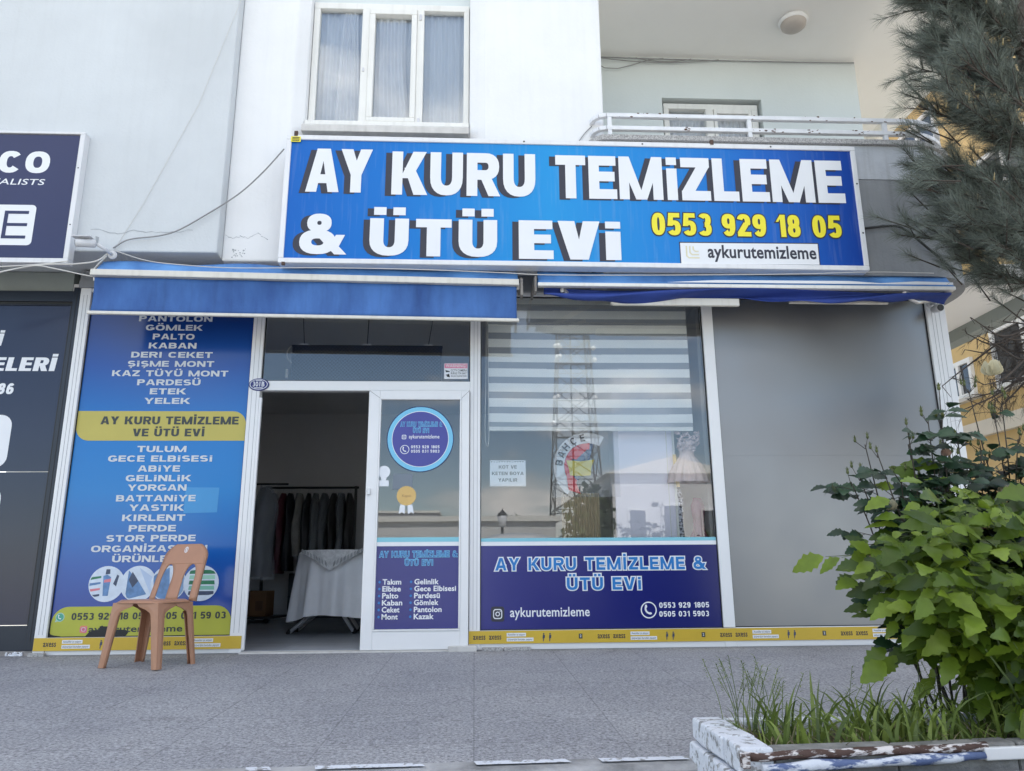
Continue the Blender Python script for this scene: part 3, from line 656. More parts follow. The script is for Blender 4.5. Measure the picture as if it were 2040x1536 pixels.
mb = MB(); mb.poly(rrect(-2.989, -2.966, .174, .196, .008), yb-.0024); mb.poly(disc(-2.9775, .185, .0), yb-.003) if False else None; mb.build('emblem_core', pm('rose print core', lin(205, 100, 130), .4), ban)
mb = MB().poly(disc(-3.163, .276, .033), yb-.001).poly([(-3.19, .265), (-3.198, .238), (-3.17, .248)], yb-.0012); mb.build('emblem', pm('green white print', lin(170, 205, 190), .4), ban)
mb = MB().poly(disc(-3.163, .276, .027), yb-.0018); mb.build('emblem_core', pm('sea green print', lin(80, 165, 140), .4), ban)
def handset(mb, cx, cz, r, y):
    pts = []
    for k in range(9): a = R(150+120*k/8); pts.append((cx+r*.62*math.cos(a)+r*.18, cz+r*.62*math.sin(a)+r*.18))
    for p, q in zip(pts, pts[1:]):
        d = (q[0]-p[0], q[1]-p[1]); ll = math.hypot(*d); nx, nz = -d[1]/ll*r*.13, d[0]/ll*r*.13
        mb.poly([(p[0]-nx, p[1]-nz), (q[0]-nx, q[1]-nz), (q[0]+nx, q[1]+nz), (p[0]+nx, p[1]+nz)], y)
    for q in (pts[0], pts[-1]): mb.poly([(q[0]+r*.2*math.cos(a)*(1.2 if q is pts[-1] else .8), q[1]+r*.2*math.sin(a)*(.8 if q is pts[-1] else 1.2)) for a in np.linspace(0, 6.1, 10)], y-.0004)
mb = MB(); handset(mb, -3.163, .276, .026, yb-.0026); mb.build('handset', M['white_print'], ban)
# four round pictures
pw, pb, pd, pg, pr = pm('pale print', lin(205, 215, 228), .35, .12, 14), pm('denim print', lin(96, 134, 180), .35, .3, 18), pm('dark print', lin(58, 70, 96), .35, .2, 20), pm('green print', lin(40, 118, 84), .35, .2, 16), pm('coral print', lin(212, 120, 130), .35)
cxs = (-2.932+.07, -2.62, -2.35, -2.075)
for i, cx in enumerate((-2.845, -2.605, -2.375, -2.125)):
    y_ = yb-.0006-.0006*i; cz = .52; r = .135
    MB().poly(disc(cx, cz, r, r*1.0), y_).build('picture', pw, ban)
    def clip(pts): return [(cx+(x if math.hypot(x, z) < .128 else x*.128/math.hypot(x, z)), cz+(z if math.hypot(x, z) < .128 else z*.128/math.hypot(x, z))) for x, z in pts]
    def dense(pts):
        o = []
        for a, b in zip(pts, pts[1:]+pts[:1]): o += [(a[0]+(b[0]-a[0])*k/5, a[1]+(b[1]-a[1])*k/5) for k in range(5)]
        return o
    S = lambda pts, mm, nm='picture_shape', k=1: MB().poly(clip(dense(pts)), y_-.0002*k).build(nm, mm, ban)
    if i == 0:
        for k, mm in enumerate((pg, pb, pr, pd)): S([(-.13, .05-.045*k), (-.045, .06-.045*k), (-.045, .045-.045*k), (-.13, .03-.045*k)], mm)
        S([(-.02, -.09), (-.03, .06), (0, .07), (.03, .05), (.02, -.09)], pb); S([(-.015, .07), (-.012, .11), (.018, .11), (.02, .075)], pd, k=2); S([(-.02, .03), (.03, .04), (.03, .015), (-.02, .01)], pr, k=2)
        S([(.05, .0), (.075, .07), (.09, .06), (.075, -.02)], pd)
    if i == 1:
        S([(-.08, .1), (.0, .02), (.07, -.08), (-.09, -.12)], pb); S([(-.05, .09), (.0, .02), (-.04, -.03), (-.075, .03)], pd, k=2); S([(0, .12), (.12, .04), (.10, -.08), (.06, 0)], pm('light print', lin(178, 196, 222), .35))
    if i == 2:
        S([(-.1, -.11), (-.12, .06), (.0, .12), (.03, -.12)], pb); S([(.04, -.12), (.03, .12), (.12, .06), (.12, -.09)], pm('steel blue print', lin(120, 150, 185), .35, .2, 30))
        S([(.0, .12), (.02, -.12), (.03, -.12), (.012, .12)], pw, k=2)
    if i == 3:
        for k, mm in enumerate((pg, pm('mint print', lin(150, 200, 180), .35), pg, pm('mint print', lin(120, 178, 160), .35), pd)): S([(-.09, .1-.04*k), (.10, .1-.04*k), (.105, .07-.04*k), (-.095, .07-.04*k)], mm)
# --- printed advertising tape along the foot of the front
def tape(x0, x1, z0, z1, first, y, parent):
    tp = MB().box(x0, x1, y, y+.004, z0, z1).build('advert_tape', M['strip_yellow'], parent)
    zc = (z0+z1)/2; a, b_, c, d = MB(), MB(), MB(), MB(); x = first
    ok = lambda u, v: u > x0+.005 and v < x1-.002
    while x < x1:
        if ok(x, x+.095): script(a, 'axess', x, x+.095, zc-.016, .046, y-.001, .014)
        for k, (w_, dz) in enumerate(((.15, .018), (.208, -.018))):
            if ok(x+.137, x+.137+w_): b_.box(x+.137, x+.137+w_, y-.001, y, zc+dz-.013, zc+dz+.013)
        if ok(x+.137, x+.345):
            script(c, 'Axessliler iyi yaşıyor', x+.145, x+.280, zc+.012, .016, y-.0018, .0)
            script(c, 'alışverişini buradan yapıyor', x+.145, x+.337, zc-.024, .016, y-.0018, .0)
        if ok(x+.41, x+.50):
            for dx in (.425, .475):
                d.poly(disc(x+dx, zc+.022, .006, n=8), y-.001); d.poly([(x+dx-.009, zc-.012), (x+dx+.008, zc-.010), (x+dx+.010, zc+.014), (x+dx-.006, zc+.015)], y-.001); d.poly([(x+dx-.006, zc-.034), (x+dx-.001, zc-.034), (x+dx+.002, zc-.012), (x+dx-.006, zc-.012)], y-.0013)
        if ok(x+.70, x+.73):
            c.box(x+.70, x+.728, y-.001, y, zc-.016, zc+.02); script(b_, '2', x+.708, x+.720, zc-.006, .02, y-.002, .02)
        if ok(x+.847, x+.942): script(a, 'axess', x+.847, x+.942, zc-.016, .046, y-.001, .014)
        x += .97
    a.build('lettering', M['black_print'], tp); b_.build('caption_box', M['white_print'], tp); c.build('lettering', M['grey_print'], tp); d.build('figure_print', pd, tp)
tape(-3.316, -1.868+.093, .034, .127, -3.244, -.041, sf)
tape(-.042, 3.986, .046, .141, .115-.97, -.0385, sf)
# --- indigo panel and stripes of the window
def tech_title(parent, ya, spec):
    a, b = MB(), MB()
    for s, x0, x1, z, H in spec:
        word(a, s, x0, x1, z, H, ya, .20, .2, .16, e=.085, tech=True); word(b, s, x0, x1, z, H, ya-.003, .20, .2, .16, tech=True)
    a.build('lettering_outline', M['white_print'], parent); b.build('lettering', M['sky_print'], parent)
wp = MB().box(.052, 1.963, -.0055, -.0025, .15, .79).build('indigo_vinyl', M['indigo'], sf)
MB().box(.052, 1.963, -.0055, -.0025, .7905, .822).build('white_stripe', M['white_print'], sf); MB().box(.052, 1.963, -.0055, -.0025, .8225, .850).build('teal_stripe', M['teal'], sf)
tech_title(wp, -.0062, [('AY KURU TEMİZLEME &', .165, 1.86, .597, .098), ('ÜTÜ EVi', .735, 1.335, .443, .096)])
mb = MB().poly(rrect(.131, .236, .208, .322, .02), -.0062); mb.build('emblem', M['black_print'], wp)
mb = MB()
o_, i_ = rrect(.148, .219, .228, .303, .02), rrect(.155, .212, .2355, .2955, .014)
n_ = len(o_); mb.add([(x, -.0068, z) for x, z in o_+i_], [(k, (k+1) % n_, n_+(k+1) % n_, n_+k) for k in range(n_)])
def annulus(mb, cx, cz, r0, r1, y, n=28):
    a, b = disc(cx, cz, r0, n=n), disc(cx, cz, r1, n=n); mb.add([(x, y, z) for x, z in a+b], [(k, (k+1) % n, n+(k+1) % n, n+k) for k in range(n)])
annulus(mb, .1835, .2655, .011, .018, -.0068); mb.poly(disc(.203, .286, .004, n=10), -.0068); mb.build('emblem_line', M['white_print'], wp)
mb = MB(); script(mb, 'aykurutemizleme', .281, .911, .243, .075, -.0065, .012); mb.build('lettering', M['white_print'], wp)
mb = MB(); annulus(mb, 1.382, .284, .055, .064, -.0065, 40); handset(mb, 1.382, .284, .058, -.007); mb.build('handset', M['white_print'], wp)
mb = MB(); word(mb, '0553 929 1805', 1.468, 1.869, .299, .042, -.0065, .22, .2, .14); word(mb, '0505 031 5903', 1.465, 1.864, .232, .042, -.0065, .22, .2, .14); mb.build('lettering', M['white_print'], wp)
# --- sliding door (open half way, standing in front of its fixed half)
door = MB()
dx0, dx1, dz0, dz1 = -.872, -.046, .012, 2.052
for b_ in ((dx0, dx0+.09, dz0, dz1), (dx1-.065, dx1, dz0, dz1), (dx0+.09, dx1-.065, dz1-.065, dz1), (dx0+.09, dx1-.065, dz0, .15)): door.box(b_[0], b_[1], -.075, -.038, b_[2], b_[3])
for b_ in ((dx0+.09, dx0+.103, .163, dz1-.078), (dx1-.078, dx1-.065, .163, dz1-.078), (dx0+.09, dx1-.065, dz1-.078, dz1-.065), (dx0+.09, dx1-.065, .15, .163)): door.box(b_[0], b_[1], -.083, -.042, b_[2], b_[3])
door = door.build('door', M['frame'], sf, bevel=.004)
MB().box(-.769, -.124, -.062, -.056, .163, 1.974).build('pane', M['glass'], door)
yd = -.0655
MB().box(-.769, -.124, yd+.001, -.062, .165, .790).build('indigo_vinyl', ramp_mat('indigo door vinyl', 0, [(0, lin(42, 46, 118)), (1, lin(48, 52, 124))], -.8, -.1, .22), door)
MB().box(-.769, -.124, yd+.001, -.062, .7905, .822).build('white_stripe', M['white_print'], door); MB().box(-.769, -.124, yd+.001, -.062, .8225, .858).build('teal_stripe', M['teal'], door)
a, b = MB(), MB()
for s, x0, x1, z, H in (('AY KURU TEMİZLEME &', -.745, -.138, .706, .044), ('ÜTÜ EVi', -.545, -.325, .642, .043)):
    word(a, s, x0, x1, z, H, yd, .14, .14, .2, e=.10, tech=True); word(b, s, x0, x1, z, H, yd-.002, .14, .14, .2, tech=True)
a.build('lettering_outline', M['cyan_print'], door); b.build('lettering', pm('mid blue print', lin(40, 84, 160), .4), door)
mb, md = MB(), MB()
for k, (l_, r_2) in enumerate((('Takım', 'Gelinlik'), ('Elbise', 'Gece Elbisesi'), ('Palto', 'Pardesü'), ('Kaban', 'Gömlek'), ('Ceket', 'Pantolon'), ('Mont', 'Kazak'))):
    z = .498-.0522*k; wl = {0: .145, 1: .143, 2: .125, 3: .157, 4: .137, 5: .125}[k]; wr = (.19, .325, .20, .19, .215, .155)[k]
    script(mb, l_, -.715, -.715+wl, z, .041, yd, .026); script(mb, r_2, -.468, -.468+wr, z, .041, yd, .026)
    md.poly(disc(-.738, z+.018, .010, n=10), yd); md.poly(disc(-.494, z+.018, .010, n=10), yd)
mb.build('lettering', M['white_print'], door); md.build('bullet_print', M['sky_print'], door)
# round sticker of the door
cx, cz = -.4455, 1.648
MB().poly(disc(cx, cz, .274, n=64), -.0630).build('sticker_rim', pm('dark blue print', lin(26, 48, 96), .3), door)
MB().poly(disc(cx, cz, .266, n=64), -.0636).build('sticker_ring', M['cyan_print'], door)
MB().poly(disc(cx, cz, .232, n=64), -.0642).build('sticker_line', M['white_print'], door)
MB().poly(disc(cx, cz, .227, n=64), -.0648).build('sticker_core', M['violet'], door)
ys = -.0656; a, b = MB(), MB()
for s, x0, x1, z, H in (('AY KURU TEMİZLEME &', -.61, -.272, 1.752, .036), ('ÜTÜ EVi', -.505, -.375, 1.700, .036)):
    word(a, s, x0, x1, z, H, ys, .14, .14, .22, e=.10, tech=True); word(b, s, x0, x1, z, H, ys-.002, .14, .14, .22, tech=True)
a.build('lettering_outline', M['cyan_print'], door); b.build('lettering', pm('mid blue print', lin(52, 86, 170), .4), door)
mb = MB(); script(mb, 'aykurutemizleme', -.538, -.29, 1.652, .032, ys, .012); word(mb, '0553 929 1805', -.519, -.289, 1.570, .024, ys, .2, .2, .2); word(mb, '0505 031 5903', -.519, -.289, 1.534, .024, ys, .2, .2, .2)
annulus(mb, -.570, 1.560, .032, .037, ys); handset(mb, -.570, 1.560, .032, ys-.0004)
o_, i_ = rrect(-.596, -.560, 1.645, 1.681, .009), rrect(-.591, -.565, 1.650, 1.676, .006); n_ = len(o_)
mb.add([(x, ys, z) for x, z in o_+i_], [(k, (k+1) % n_, n_+(k+1) % n_, n_+k) for k in range(n_)]); annulus(mb, -.578, 1.663, .006, .009, ys, 14)
mb.build('lettering', M['white_print'], door)
mb = MB().poly(disc(-.732, 1.378, .050, n=28), -.0628).poly([(-.757, 1.34), (-.707, 1.34), (-.715, 1.305), (-.748, 1.305)], -.0632).poly(rrect(-.768, -.690, 1.262, 1.310, .004), -.0636); mb.build('badge_sticker', M['paper'], door)
mb = MB().poly(rrect(-.66, -.50, 1.235, 1.365, .004), -.0626); mb.build('faded_sticker', pm('faded film', (.16, .19, .23), .3), door)
mb = MB(); pts = [(-.547+(.076+.003*(k % 2))*math.cos(2*math.pi*k/48), 1.186+(.076+.003*(k % 2))*math.sin(2*math.pi*k/48)) for k in range(48)]; mb.poly(pts, -.0646); rs = mb.build('rosette', M['gold'], door)
mb = MB(); script(mb, 'Kapalı', -.580, -.51, 1.176, .022, -.0652, .0); mb.build('lettering', pm('brown print', lin(150, 110, 70), .5), door)
mb = MB()
for x, s_ in ((-.575, -1), (-.517, 1)): mb.poly([(x-.02, 1.115), (x+.02, 1.115), (x+.024+.008*s_, 1.04), (x+.003+.008*s_, 1.058), (x-.022+.008*s_, 1.038)], -.0640)
mb.build('ribbon', M['paper'], door)
MB().box(-.855, -.832, -.098, -.075, 1.19, 1.245).build('lock', M['alu'], door, bevel=.006)
mb = MB()
for pts in ([(-.872, 2.052), (-.782, 1.987)], [(-.046, 2.052), (-.111, 1.987)]): mb.bar((pts[0][0], -.0755, pts[0][1]), (pts[1][0], -.0755, pts[1][1]), .002)
mb.each('miter_joint', M['dark_metal'], door)
mb = MB().box(-1.79, -1.755, -.03, .0, .02, 2.0); mb.build('door_stop', M['frame'], sf, bevel=.004)
mb = MB().box(-1.775, -.05, -.09, .05, -.004, .010); mb.build('threshold', M['marble'], sf)

# --- separate bits fixed to the front
hp = thing('house_number_plate', 'oval navy enamel house number plate 301B beside the shop door', 'number plate', (-1.785, -.035, 2.107))
MB().add([(x, -.044, z) for x, z in disc(-1.785, 2.107, .081, .051, 40)]+[(x, -.036, z) for x, z in disc(-1.785, 2.107, .084, .054, 40)], [list(range(40))]+[(k, (k+1) % 40, 40+(k+1) % 40, 40+k) for k in range(40)]).build('plate', M['plate_blue'], hp)
mb = MB(); a_, b_ = disc(-1.785, 2.107, .073, .044, 36), disc(-1.785, 2.107, .068, .040, 36); mb.add([(x, -.0446, z) for x, z in a_+b_], [(k, (k+1) % 36, 36+(k+1) % 36, 36+k) for k in range(36)])
script(mb, '301B', -1.832, -1.738, 2.09, .042, -.0448, .012); mb.box(-1.82, -1.75, -.0452, -.0446, 2.074, 2.080); mb.box(-1.81, -1.76, -.0452, -.0446, 2.136, 2.141); mb.build('lettering', M['white_print'], hp)
ws = thing('warning_sticker', 'pink and white camera warning sticker on the transom glass', 'sticker', (-.16, -.003, 2.24))
MB().poly(rrect(-.261, -.063, 2.171, 2.307, .004), -.0035).build('sticker', M['paper'], ws)
MB().poly(rrect(-.258, -.066, 2.264, 2.304, .003), -.0042).build('band', M['pink'], ws)
mb = MB(); script(mb, 'WARNING!', -.25, -.074, 2.272, .030, -.005, .012); mb.build('lettering', M['white_print'], ws)
mb = MB(); script(mb, 'CCTV CAMERA', -.205, -.07, 2.236, .020, -.0045, .008); script(mb, 'BURASI 7/24 SAAT', -.205, -.072, 2.211, .019, -.0045, .006); script(mb, 'ONLİNE İZLENMEKTEDİR', -.205, -.072, 2.188, .016, -.0045, .0)
mb.poly([(-.252, 2.248), (-.215, 2.238), (-.213, 2.232), (-.245, 2.228)], -.0045); mb.poly([(-.25, 2.205), (-.22, 2.215), (-.24, 2.19), (-.212, 2.185)], -.0045); mb.build('print', M['grey_print'], ws)
pn = thing('paper_notice', 'white paper notice reading KOT VE KETEN BOYA YAPILIR taped inside window', 'notice', (.272, .008, 1.37))
MB().box(.124, .419, .008, .0095, 1.268, 1.482).build('sheet', M['paper'], pn)
mb = MB(); word(mb, 'KOT VE', .197, .345, 1.413, .027, .0072, .2, .18, .12); word(mb, 'KETEN BOYA', .141, .401, 1.360, .027, .0072, .2, .18, .12); word(mb, 'YAPILIR', .193, .348, 1.306, .027, .0072, .2, .18, .12)
for k in range(13): mb.box(.133+.0215*k, .133+.0215*k+.011, .0066, .0072, 1.466, 1.470+random.uniform(0, .006))
mb.build('lettering', M['grey_print'], pn)

# ------------------------------------------------------------------ main sign
sg = thing('shop_sign', 'long blue light box sign reading AY KURU TEMiZLEME & ÜTÜ EVi above the awnings', 'sign', (.83, -.5, 3.535))
X0, X1, Z0, Z1 = -1.562, 3.232, 2.968, 4.102
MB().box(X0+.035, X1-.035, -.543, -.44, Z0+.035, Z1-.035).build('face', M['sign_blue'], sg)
mb = MB(); fw = .042
mb.box(X0, X1, -.555, -.435, Z1-fw, Z1).box(X0, X1, -.555, -.435, Z0, Z0+fw).box(X0, X0+fw, -.555, -.435, Z0+fw, Z1-fw).box(X1-fw, X1, -.555, -.435, Z0+fw, Z1-fw)
mb.build('frame', pm('white sign frame', (.78, .78, .79), .4, .04, 4, streak=.08), sg, bevel=.006)
mb = MB()
for x in (-1.2, -.2, .9, 2.2, 3.0): mb.box(x, x+.05, -.44, -.30, 3.9, 3.94).box(x, x+.05, -.44, -.30, 3.15, 3.19)
for x in (-1.50, 1.98): mb.box(x, x+.028, -.562, -.54, Z1-.012, Z1+.03)
mb.box(-1.53, -1.505, -.56, -.54, Z0-.02, Z0+.004)
mb.each('bracket', pm('rusty steel', (.10, .06, .045), .8, .3, 30), sg)
mb = MB()
for x, z in ((X1-.02, 3.75), (X1-.02, 3.3), (.4, Z1-.02), (1.4, Z1-.02), (2.5, Z1-.02)): mb.poly(disc(x, z, .008, n=8), -.5565)
mb.each('screw', M['dark_metal'], sg)
mb = MB(); yb = -.5445
A, B_ = MB(), MB()
def big(s, x0, x1, z, H, t, gap, dx=-.052, dz=-.012):
    word(B_, s, x0, x1, z, H, yb, t, .225, gap, dx=dx, dz=dz); word(A, s, x0, x1, z, H, yb-.003, t, .225, gap)
big('AY', -1.385, -.852, 3.590, .392, .27, .02); big('KURU', -.69, .492, 3.578, .392, .25, .09); big('TEMiZLEME', .66, 3.098, 3.572, .394, .245, .07)
big('&', -1.405, -1.045, 3.045, .352, .25, .1); big('ÜTÜ', -.85, .175, 3.040, .325, .27, .14); big('EVi', .35, 1.185, 3.030, .338, .29, .1)
B_.build('lettering_shadow', M['black_print'], sg); A.build('lettering', M['white_print'], sg)
A, B_ = MB(), MB()
for s, x0, x1 in (('0553', 1.445, 1.942), ('929', 2.030, 2.400), ('18', 2.485, 2.688), ('05', 2.792, 3.036)):
    word(B_, s, x0, x1, 3.256, .200, yb, .27, .2, .10, e=.055); word(A, s, x0, x1, 3.256, .200, yb-.003, .27, .2, .10)
B_.build('lettering_outline', M['black_print'], sg); A.build('lettering', M['yellow_print'], sg)
MB().poly([(1.664, 3.000), (2.826, 3.006), (2.828, 3.208), (1.664, 3.20)], yb).build('caption_border', M['black_print'], sg)
MB().poly([(1.672, 3.009), (2.818, 3.015), (2.82, 3.199), (1.672, 3.191)], yb-.001).build('caption_box', M['white_print'], sg)
mb = MB(); script(mb, 'aykurutemizleme', 1.895, 2.800, 3.066, .115, yb-.002, .024); mb.build('lettering', M['black_print'], sg)
mb = MB()
for k in range(3):
    q = .11-.03*k; x, z = 1.715+.028*k, 3.055+.028*k; mb.poly([(x, z+q), (x, z+.02), (x+.02, z), (x+q, z), (x+q, z+.012), (x+.024, z+.012), (x+.012, z+.024), (x+.012, z+q)], yb-.002)
mb.build('faded_emblem', pm('faded gold', lin(222, 214, 180), .5), sg)
MB().poly(rrect(-1.525, -1.445, 4.035, 4.085, .003), -.5565).build('maker_label', M['yellow_print'], sg)
mb = MB()
for k in range(3): mb.box(-1.515, -1.455+.0, -.5578, -.557, 4.044+.013*k, 4.051+.013*k)
mb.build('label_print', M['black_print'], sg)
sg.rotation_euler = (0, R(.15), 0)

# ------------------------------------------------------------------ neighbour shop on the left
ns = thing('neighbour_sign', 'navy light box sign of the next shop cut by the left picture edge', 'sign', (-4.6, -.5, 3.55))
nx1 = -3.207
MB().box(-6.2, nx1-.03, -.49, -.43, 3.0, 4.10).build('face', M['navy_sign'], ns)
mb = MB().box(-6.2, nx1, -.502, -.42, 2.972, 3.012).box(-6.2, nx1, -.502, -.42, 4.107, 4.128).box(nx1-.04, nx1, -.502, -.42, 3.012, 4.107); mb.build('frame', pm('white sign frame', (.74, .74, .75), .4, .04, 4, streak=.1), ns, bevel=.004)
mb = MB(); yb = -.4915
word(mb, 'CO', -3.865, -3.462, 3.752, .197, yb, .27, .24, .13)
script(mb, 'TALISTS', -3.90, -3.478, 3.648, .054, yb, .006, shear=.15)
mb.poly(rrect(-4.6, -3.513, 3.122, 3.470, .035), yb); mb.build('lettering', M['white_print'], ns)
mb = MB()
W, P = glyph('P', .12, .11, 0)
for pr_ in P:
    for q in pr_: mb.poly([(-4.05+.31*px, 3.178+.238*pz) for px, pz in q], yb-.001)
for z in (3.178, 3.285, 3.391): mb.box(-3.725, -3.565, yb-.0015, yb-.001, z, z+.026)
mb.box(-3.752, -3.722, yb-.0018, yb-.001, 3.178, 3.417); mb.build('lettering', M['navy_sign'], ns)
mb = MB()
for z in (3.3, 3.8): mb.poly(disc(nx1-.02, z, .006, n=8), -.5032)
mb.each('screw', M['dark_metal'], ns)
nf = thing('neighbour_shopfront', 'dark navy shop front of the next shop with white window lettering', 'shopfront', (-4.5, 0, 0))
mb = MB().box(-3.382, -3.324, -.03, .06, .035, 2.95).box(-6.2, -3.382, -.02, .06, 2.825, 2.95-.03).box(-6.2, -3.382, -.022, .06, .035, .215).box(-6.2, -3.382, -.02, .06, 2.79, 2.80)
mb.build('frame', M['navy_frame'], nf, bevel=.004)
MB().box(-6.2, -3.382, -.008, .003, .222, 1.388).box(-6.2, -3.382, -.008, .003, 1.394, 2.79).build('window_film', M['navy_panel'], nf)
MB().box(-6.2, -3.382, -.004, .004, 2.80, 2.825).build('transom_pane', M['black'], nf)
MB().box(-3.39, -3.383, -.026, -.02, .22, 2.8).box(-3.352, -3.348, -.032, -.03, .1, 2.9).build('groove', M['black'], nf)
mb = MB(); yb = -.0095
word(mb, 'NELERİ', -4.10, -3.462, 2.222, .116, yb, .30, .2, .10, shear=.12)
word(mb, 'İ', -3.955, -3.918, 2.438, .105, yb, .30, .2, .1, shear=.12); word(mb, '86', -3.895, -3.768, 2.026, .092, yb, .27, .22, .14, shear=.12)
mb.poly(rrect(-4.7, -3.735, 1.424, 1.853, .09), yb); mb.poly(rrect(-4.7, -3.735, .83, 1.27, .09), yb); mb.build('lettering', M['white_print'], nf)
M['base'] = pm('rough concrete base', (.30, .28, .27), .9, .35, 10, .8, 40)
mb = MB().box(-6.2, -3.322, -.02, .05, -.03, .035); mb.build('base', M['base'], nf)
mb = MB()
for k in range(40):
    x = random.uniform(-3.52, -3.40); z = random.uniform(-.01, .025); s_ = random.uniform(.004, .011); mb.lathe([(0, -s_), (s_, -s_*.5), (s_, s_*.4), (0, s_)], (x, -.026, z), 6, axis='y')
mb.build('pebbles', M['paper'], nf)
# pieces of loose stone at the foot of the front
for i, (x0, x1, lab) in enumerate(((-3.33, -3.21, 'loose concrete offcut at the foot of the left white jamb'), (-.20, .02, 'white capped stone strip below the sliding door corner'), (.06, .22, 'broken grey stone strip below the window, left piece'), (.23, .44, 'broken grey stone strip below the window, right piece'))):
    o = MB().box(x0, x1, -.085-(.03 if i == 1 else 0), -.04, -.006, .022+(.016 if i == 1 else 0)).build('stone_strip', M['terrazzo_trim'] if i != 1 else M['marble'], None, bevel=.006)
    tag(o, lab, 'stone', 'stone strips along the shop front')

# ------------------------------------------------------------------ awnings
aw = thing('awning', 'rolled up blue awning with hanging valance over the shop door', 'awning', (-1.35, -.4, 2.7))
AX0, AX1 = -3.0, .342
def lerp(a, b, t): return a+(b-a)*t
zt = lambda u: lerp(2.906, 2.862, u); zb = lambda u: lerp(2.557, 2.520, u)
mb = MB()
mb.grid(lambda u, v: (lerp(AX0-.05*0, AX1, u)+(.02 if u == 0 else 0)*v, lerp(-.50, -.40, v), zt(u)-.01+v*.13+.012*math.sin(u*23)*v), 60, 4)
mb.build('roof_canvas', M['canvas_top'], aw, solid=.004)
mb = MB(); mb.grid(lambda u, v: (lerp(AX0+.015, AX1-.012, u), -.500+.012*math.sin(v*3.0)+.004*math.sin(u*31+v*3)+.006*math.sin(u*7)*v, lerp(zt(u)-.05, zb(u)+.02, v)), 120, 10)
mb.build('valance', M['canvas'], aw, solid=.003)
mb = MB()
for (za, zb_, h, yy, d) in ((2.886, 2.836, .052, -.505, .07), (2.563, 2.526, .026, -.498, .03)):
    n = 1; v = []
    for x, z in ((AX0-.006, za), (AX1+.006, zb_)): v += [(x, yy-d/2, z-h/2), (x, yy+d/2, z-h/2), (x, yy+d/2, z+h/2), (x, yy-d/2, z+h/2)]
    mb.add(v, [(0, 1, 2, 3), (7, 6, 5, 4)]+[(k, 4+k, 4+(k+1) % 4, (k+1) % 4) for k in range(4)])
mb.build('front_bar', M['awning_bar'], aw, bevel=.006)
mb = MB()
for x in (AX0+.0, AX1-.0): mb.bar((x, -.46, lerp(2.87, 2.83, (x-AX0)/3.3)), (x, -.06, 2.98), .03, .05)
MB().box(AX1+.02, AX1+.04, -.50, -.40, 2.74, 2.88).box(AX1+.02, AX1+.04, -.40, -.06, 2.90, 2.93).build('end_bracket', M['bracket'], aw)
for x in (-2.2, -.6, .1): mb.box(x-.03, x+.03, -.30, -.06, 2.975, 3.0)
mb.each('arm', M['alu'], aw)
mb = MB(); mb.tube([(AX0+.02, -.18, 3.0), (AX1, -.18, 2.99)], .035, 12); mb.build('roller', M['canvas_top'], aw)
aw2 = thing('awning', 'half folded blue awning with bunched canvas over the big window', 'awning', (2.2, -.4, 2.7))
BX0, BX1 = .505, 3.95
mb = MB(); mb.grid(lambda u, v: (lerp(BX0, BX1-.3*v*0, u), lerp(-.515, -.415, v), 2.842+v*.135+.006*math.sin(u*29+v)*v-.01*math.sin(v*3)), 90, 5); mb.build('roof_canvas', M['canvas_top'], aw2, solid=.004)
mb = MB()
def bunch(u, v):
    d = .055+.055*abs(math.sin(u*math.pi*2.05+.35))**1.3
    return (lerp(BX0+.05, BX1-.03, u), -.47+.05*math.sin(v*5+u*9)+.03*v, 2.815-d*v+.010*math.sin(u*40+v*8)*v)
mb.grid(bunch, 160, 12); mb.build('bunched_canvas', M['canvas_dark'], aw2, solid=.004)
mb = MB(); mb.prof([(-.525, 2.812), (-.475, 2.812), (-.475, 2.842), (-.525, 2.842)], BX0-.004, BX1+.004); mb.build('front_bar', M['frame_warm'], aw2, bevel=.005)
mb = MB()
mb.add([(1.55, -.530, 2.850), (1.95, -.530, 2.872), (3.05, -.530, 2.876), (3.45, -.530, 2.852)], [(0, 1, 2, 3)]); mb.add([(3.2, -.531, 2.852), (3.93, -.531, 2.852), (3.93, -.531, 2.872), (3.62, -.531, 2.878)], [(0, 1, 2, 3)])
mb.each('white_trim', M['white_print'], aw2, solid=.004)
mb = MB().box(1.12, 2.17, -.42, -.385, 2.694, 2.758).box(1.105, 1.135, -.425, -.38, 2.70, 2.752); mb.build('lower_bar', M['awning_bar'], aw2, bevel=.006)
mb = MB().box(2.60, 3.44, -.40, -.375, 2.728, 2.756); mb.build('lower_bar', M['awning_bar'], aw2, bevel=.005)
mb = MB()
for x in (.70, 3.55): mb.bar((x, -.46, 2.80), (x+.35, -.10, 2.90), .03, .035); mb.tube([(x+.02, -.45, 2.775), (x+.16, -.36, 2.76), (x+.3, -.3, 2.80)], .018, 8)
MB().box(.475, .492, -.51, -.42, 2.77, 2.90).box(.475, .492, -.42, -.06, 2.86, 2.92).build('end_bracket', M['bracket'], aw2)
mb.each('arm', M['alu'], aw2)
mb = MB(); mb.tube([(BX0, -.14, 2.985), (BX1-.1, -.14, 2.985)], .035, 12); mb.build('roller', M['canvas_top'], aw2)

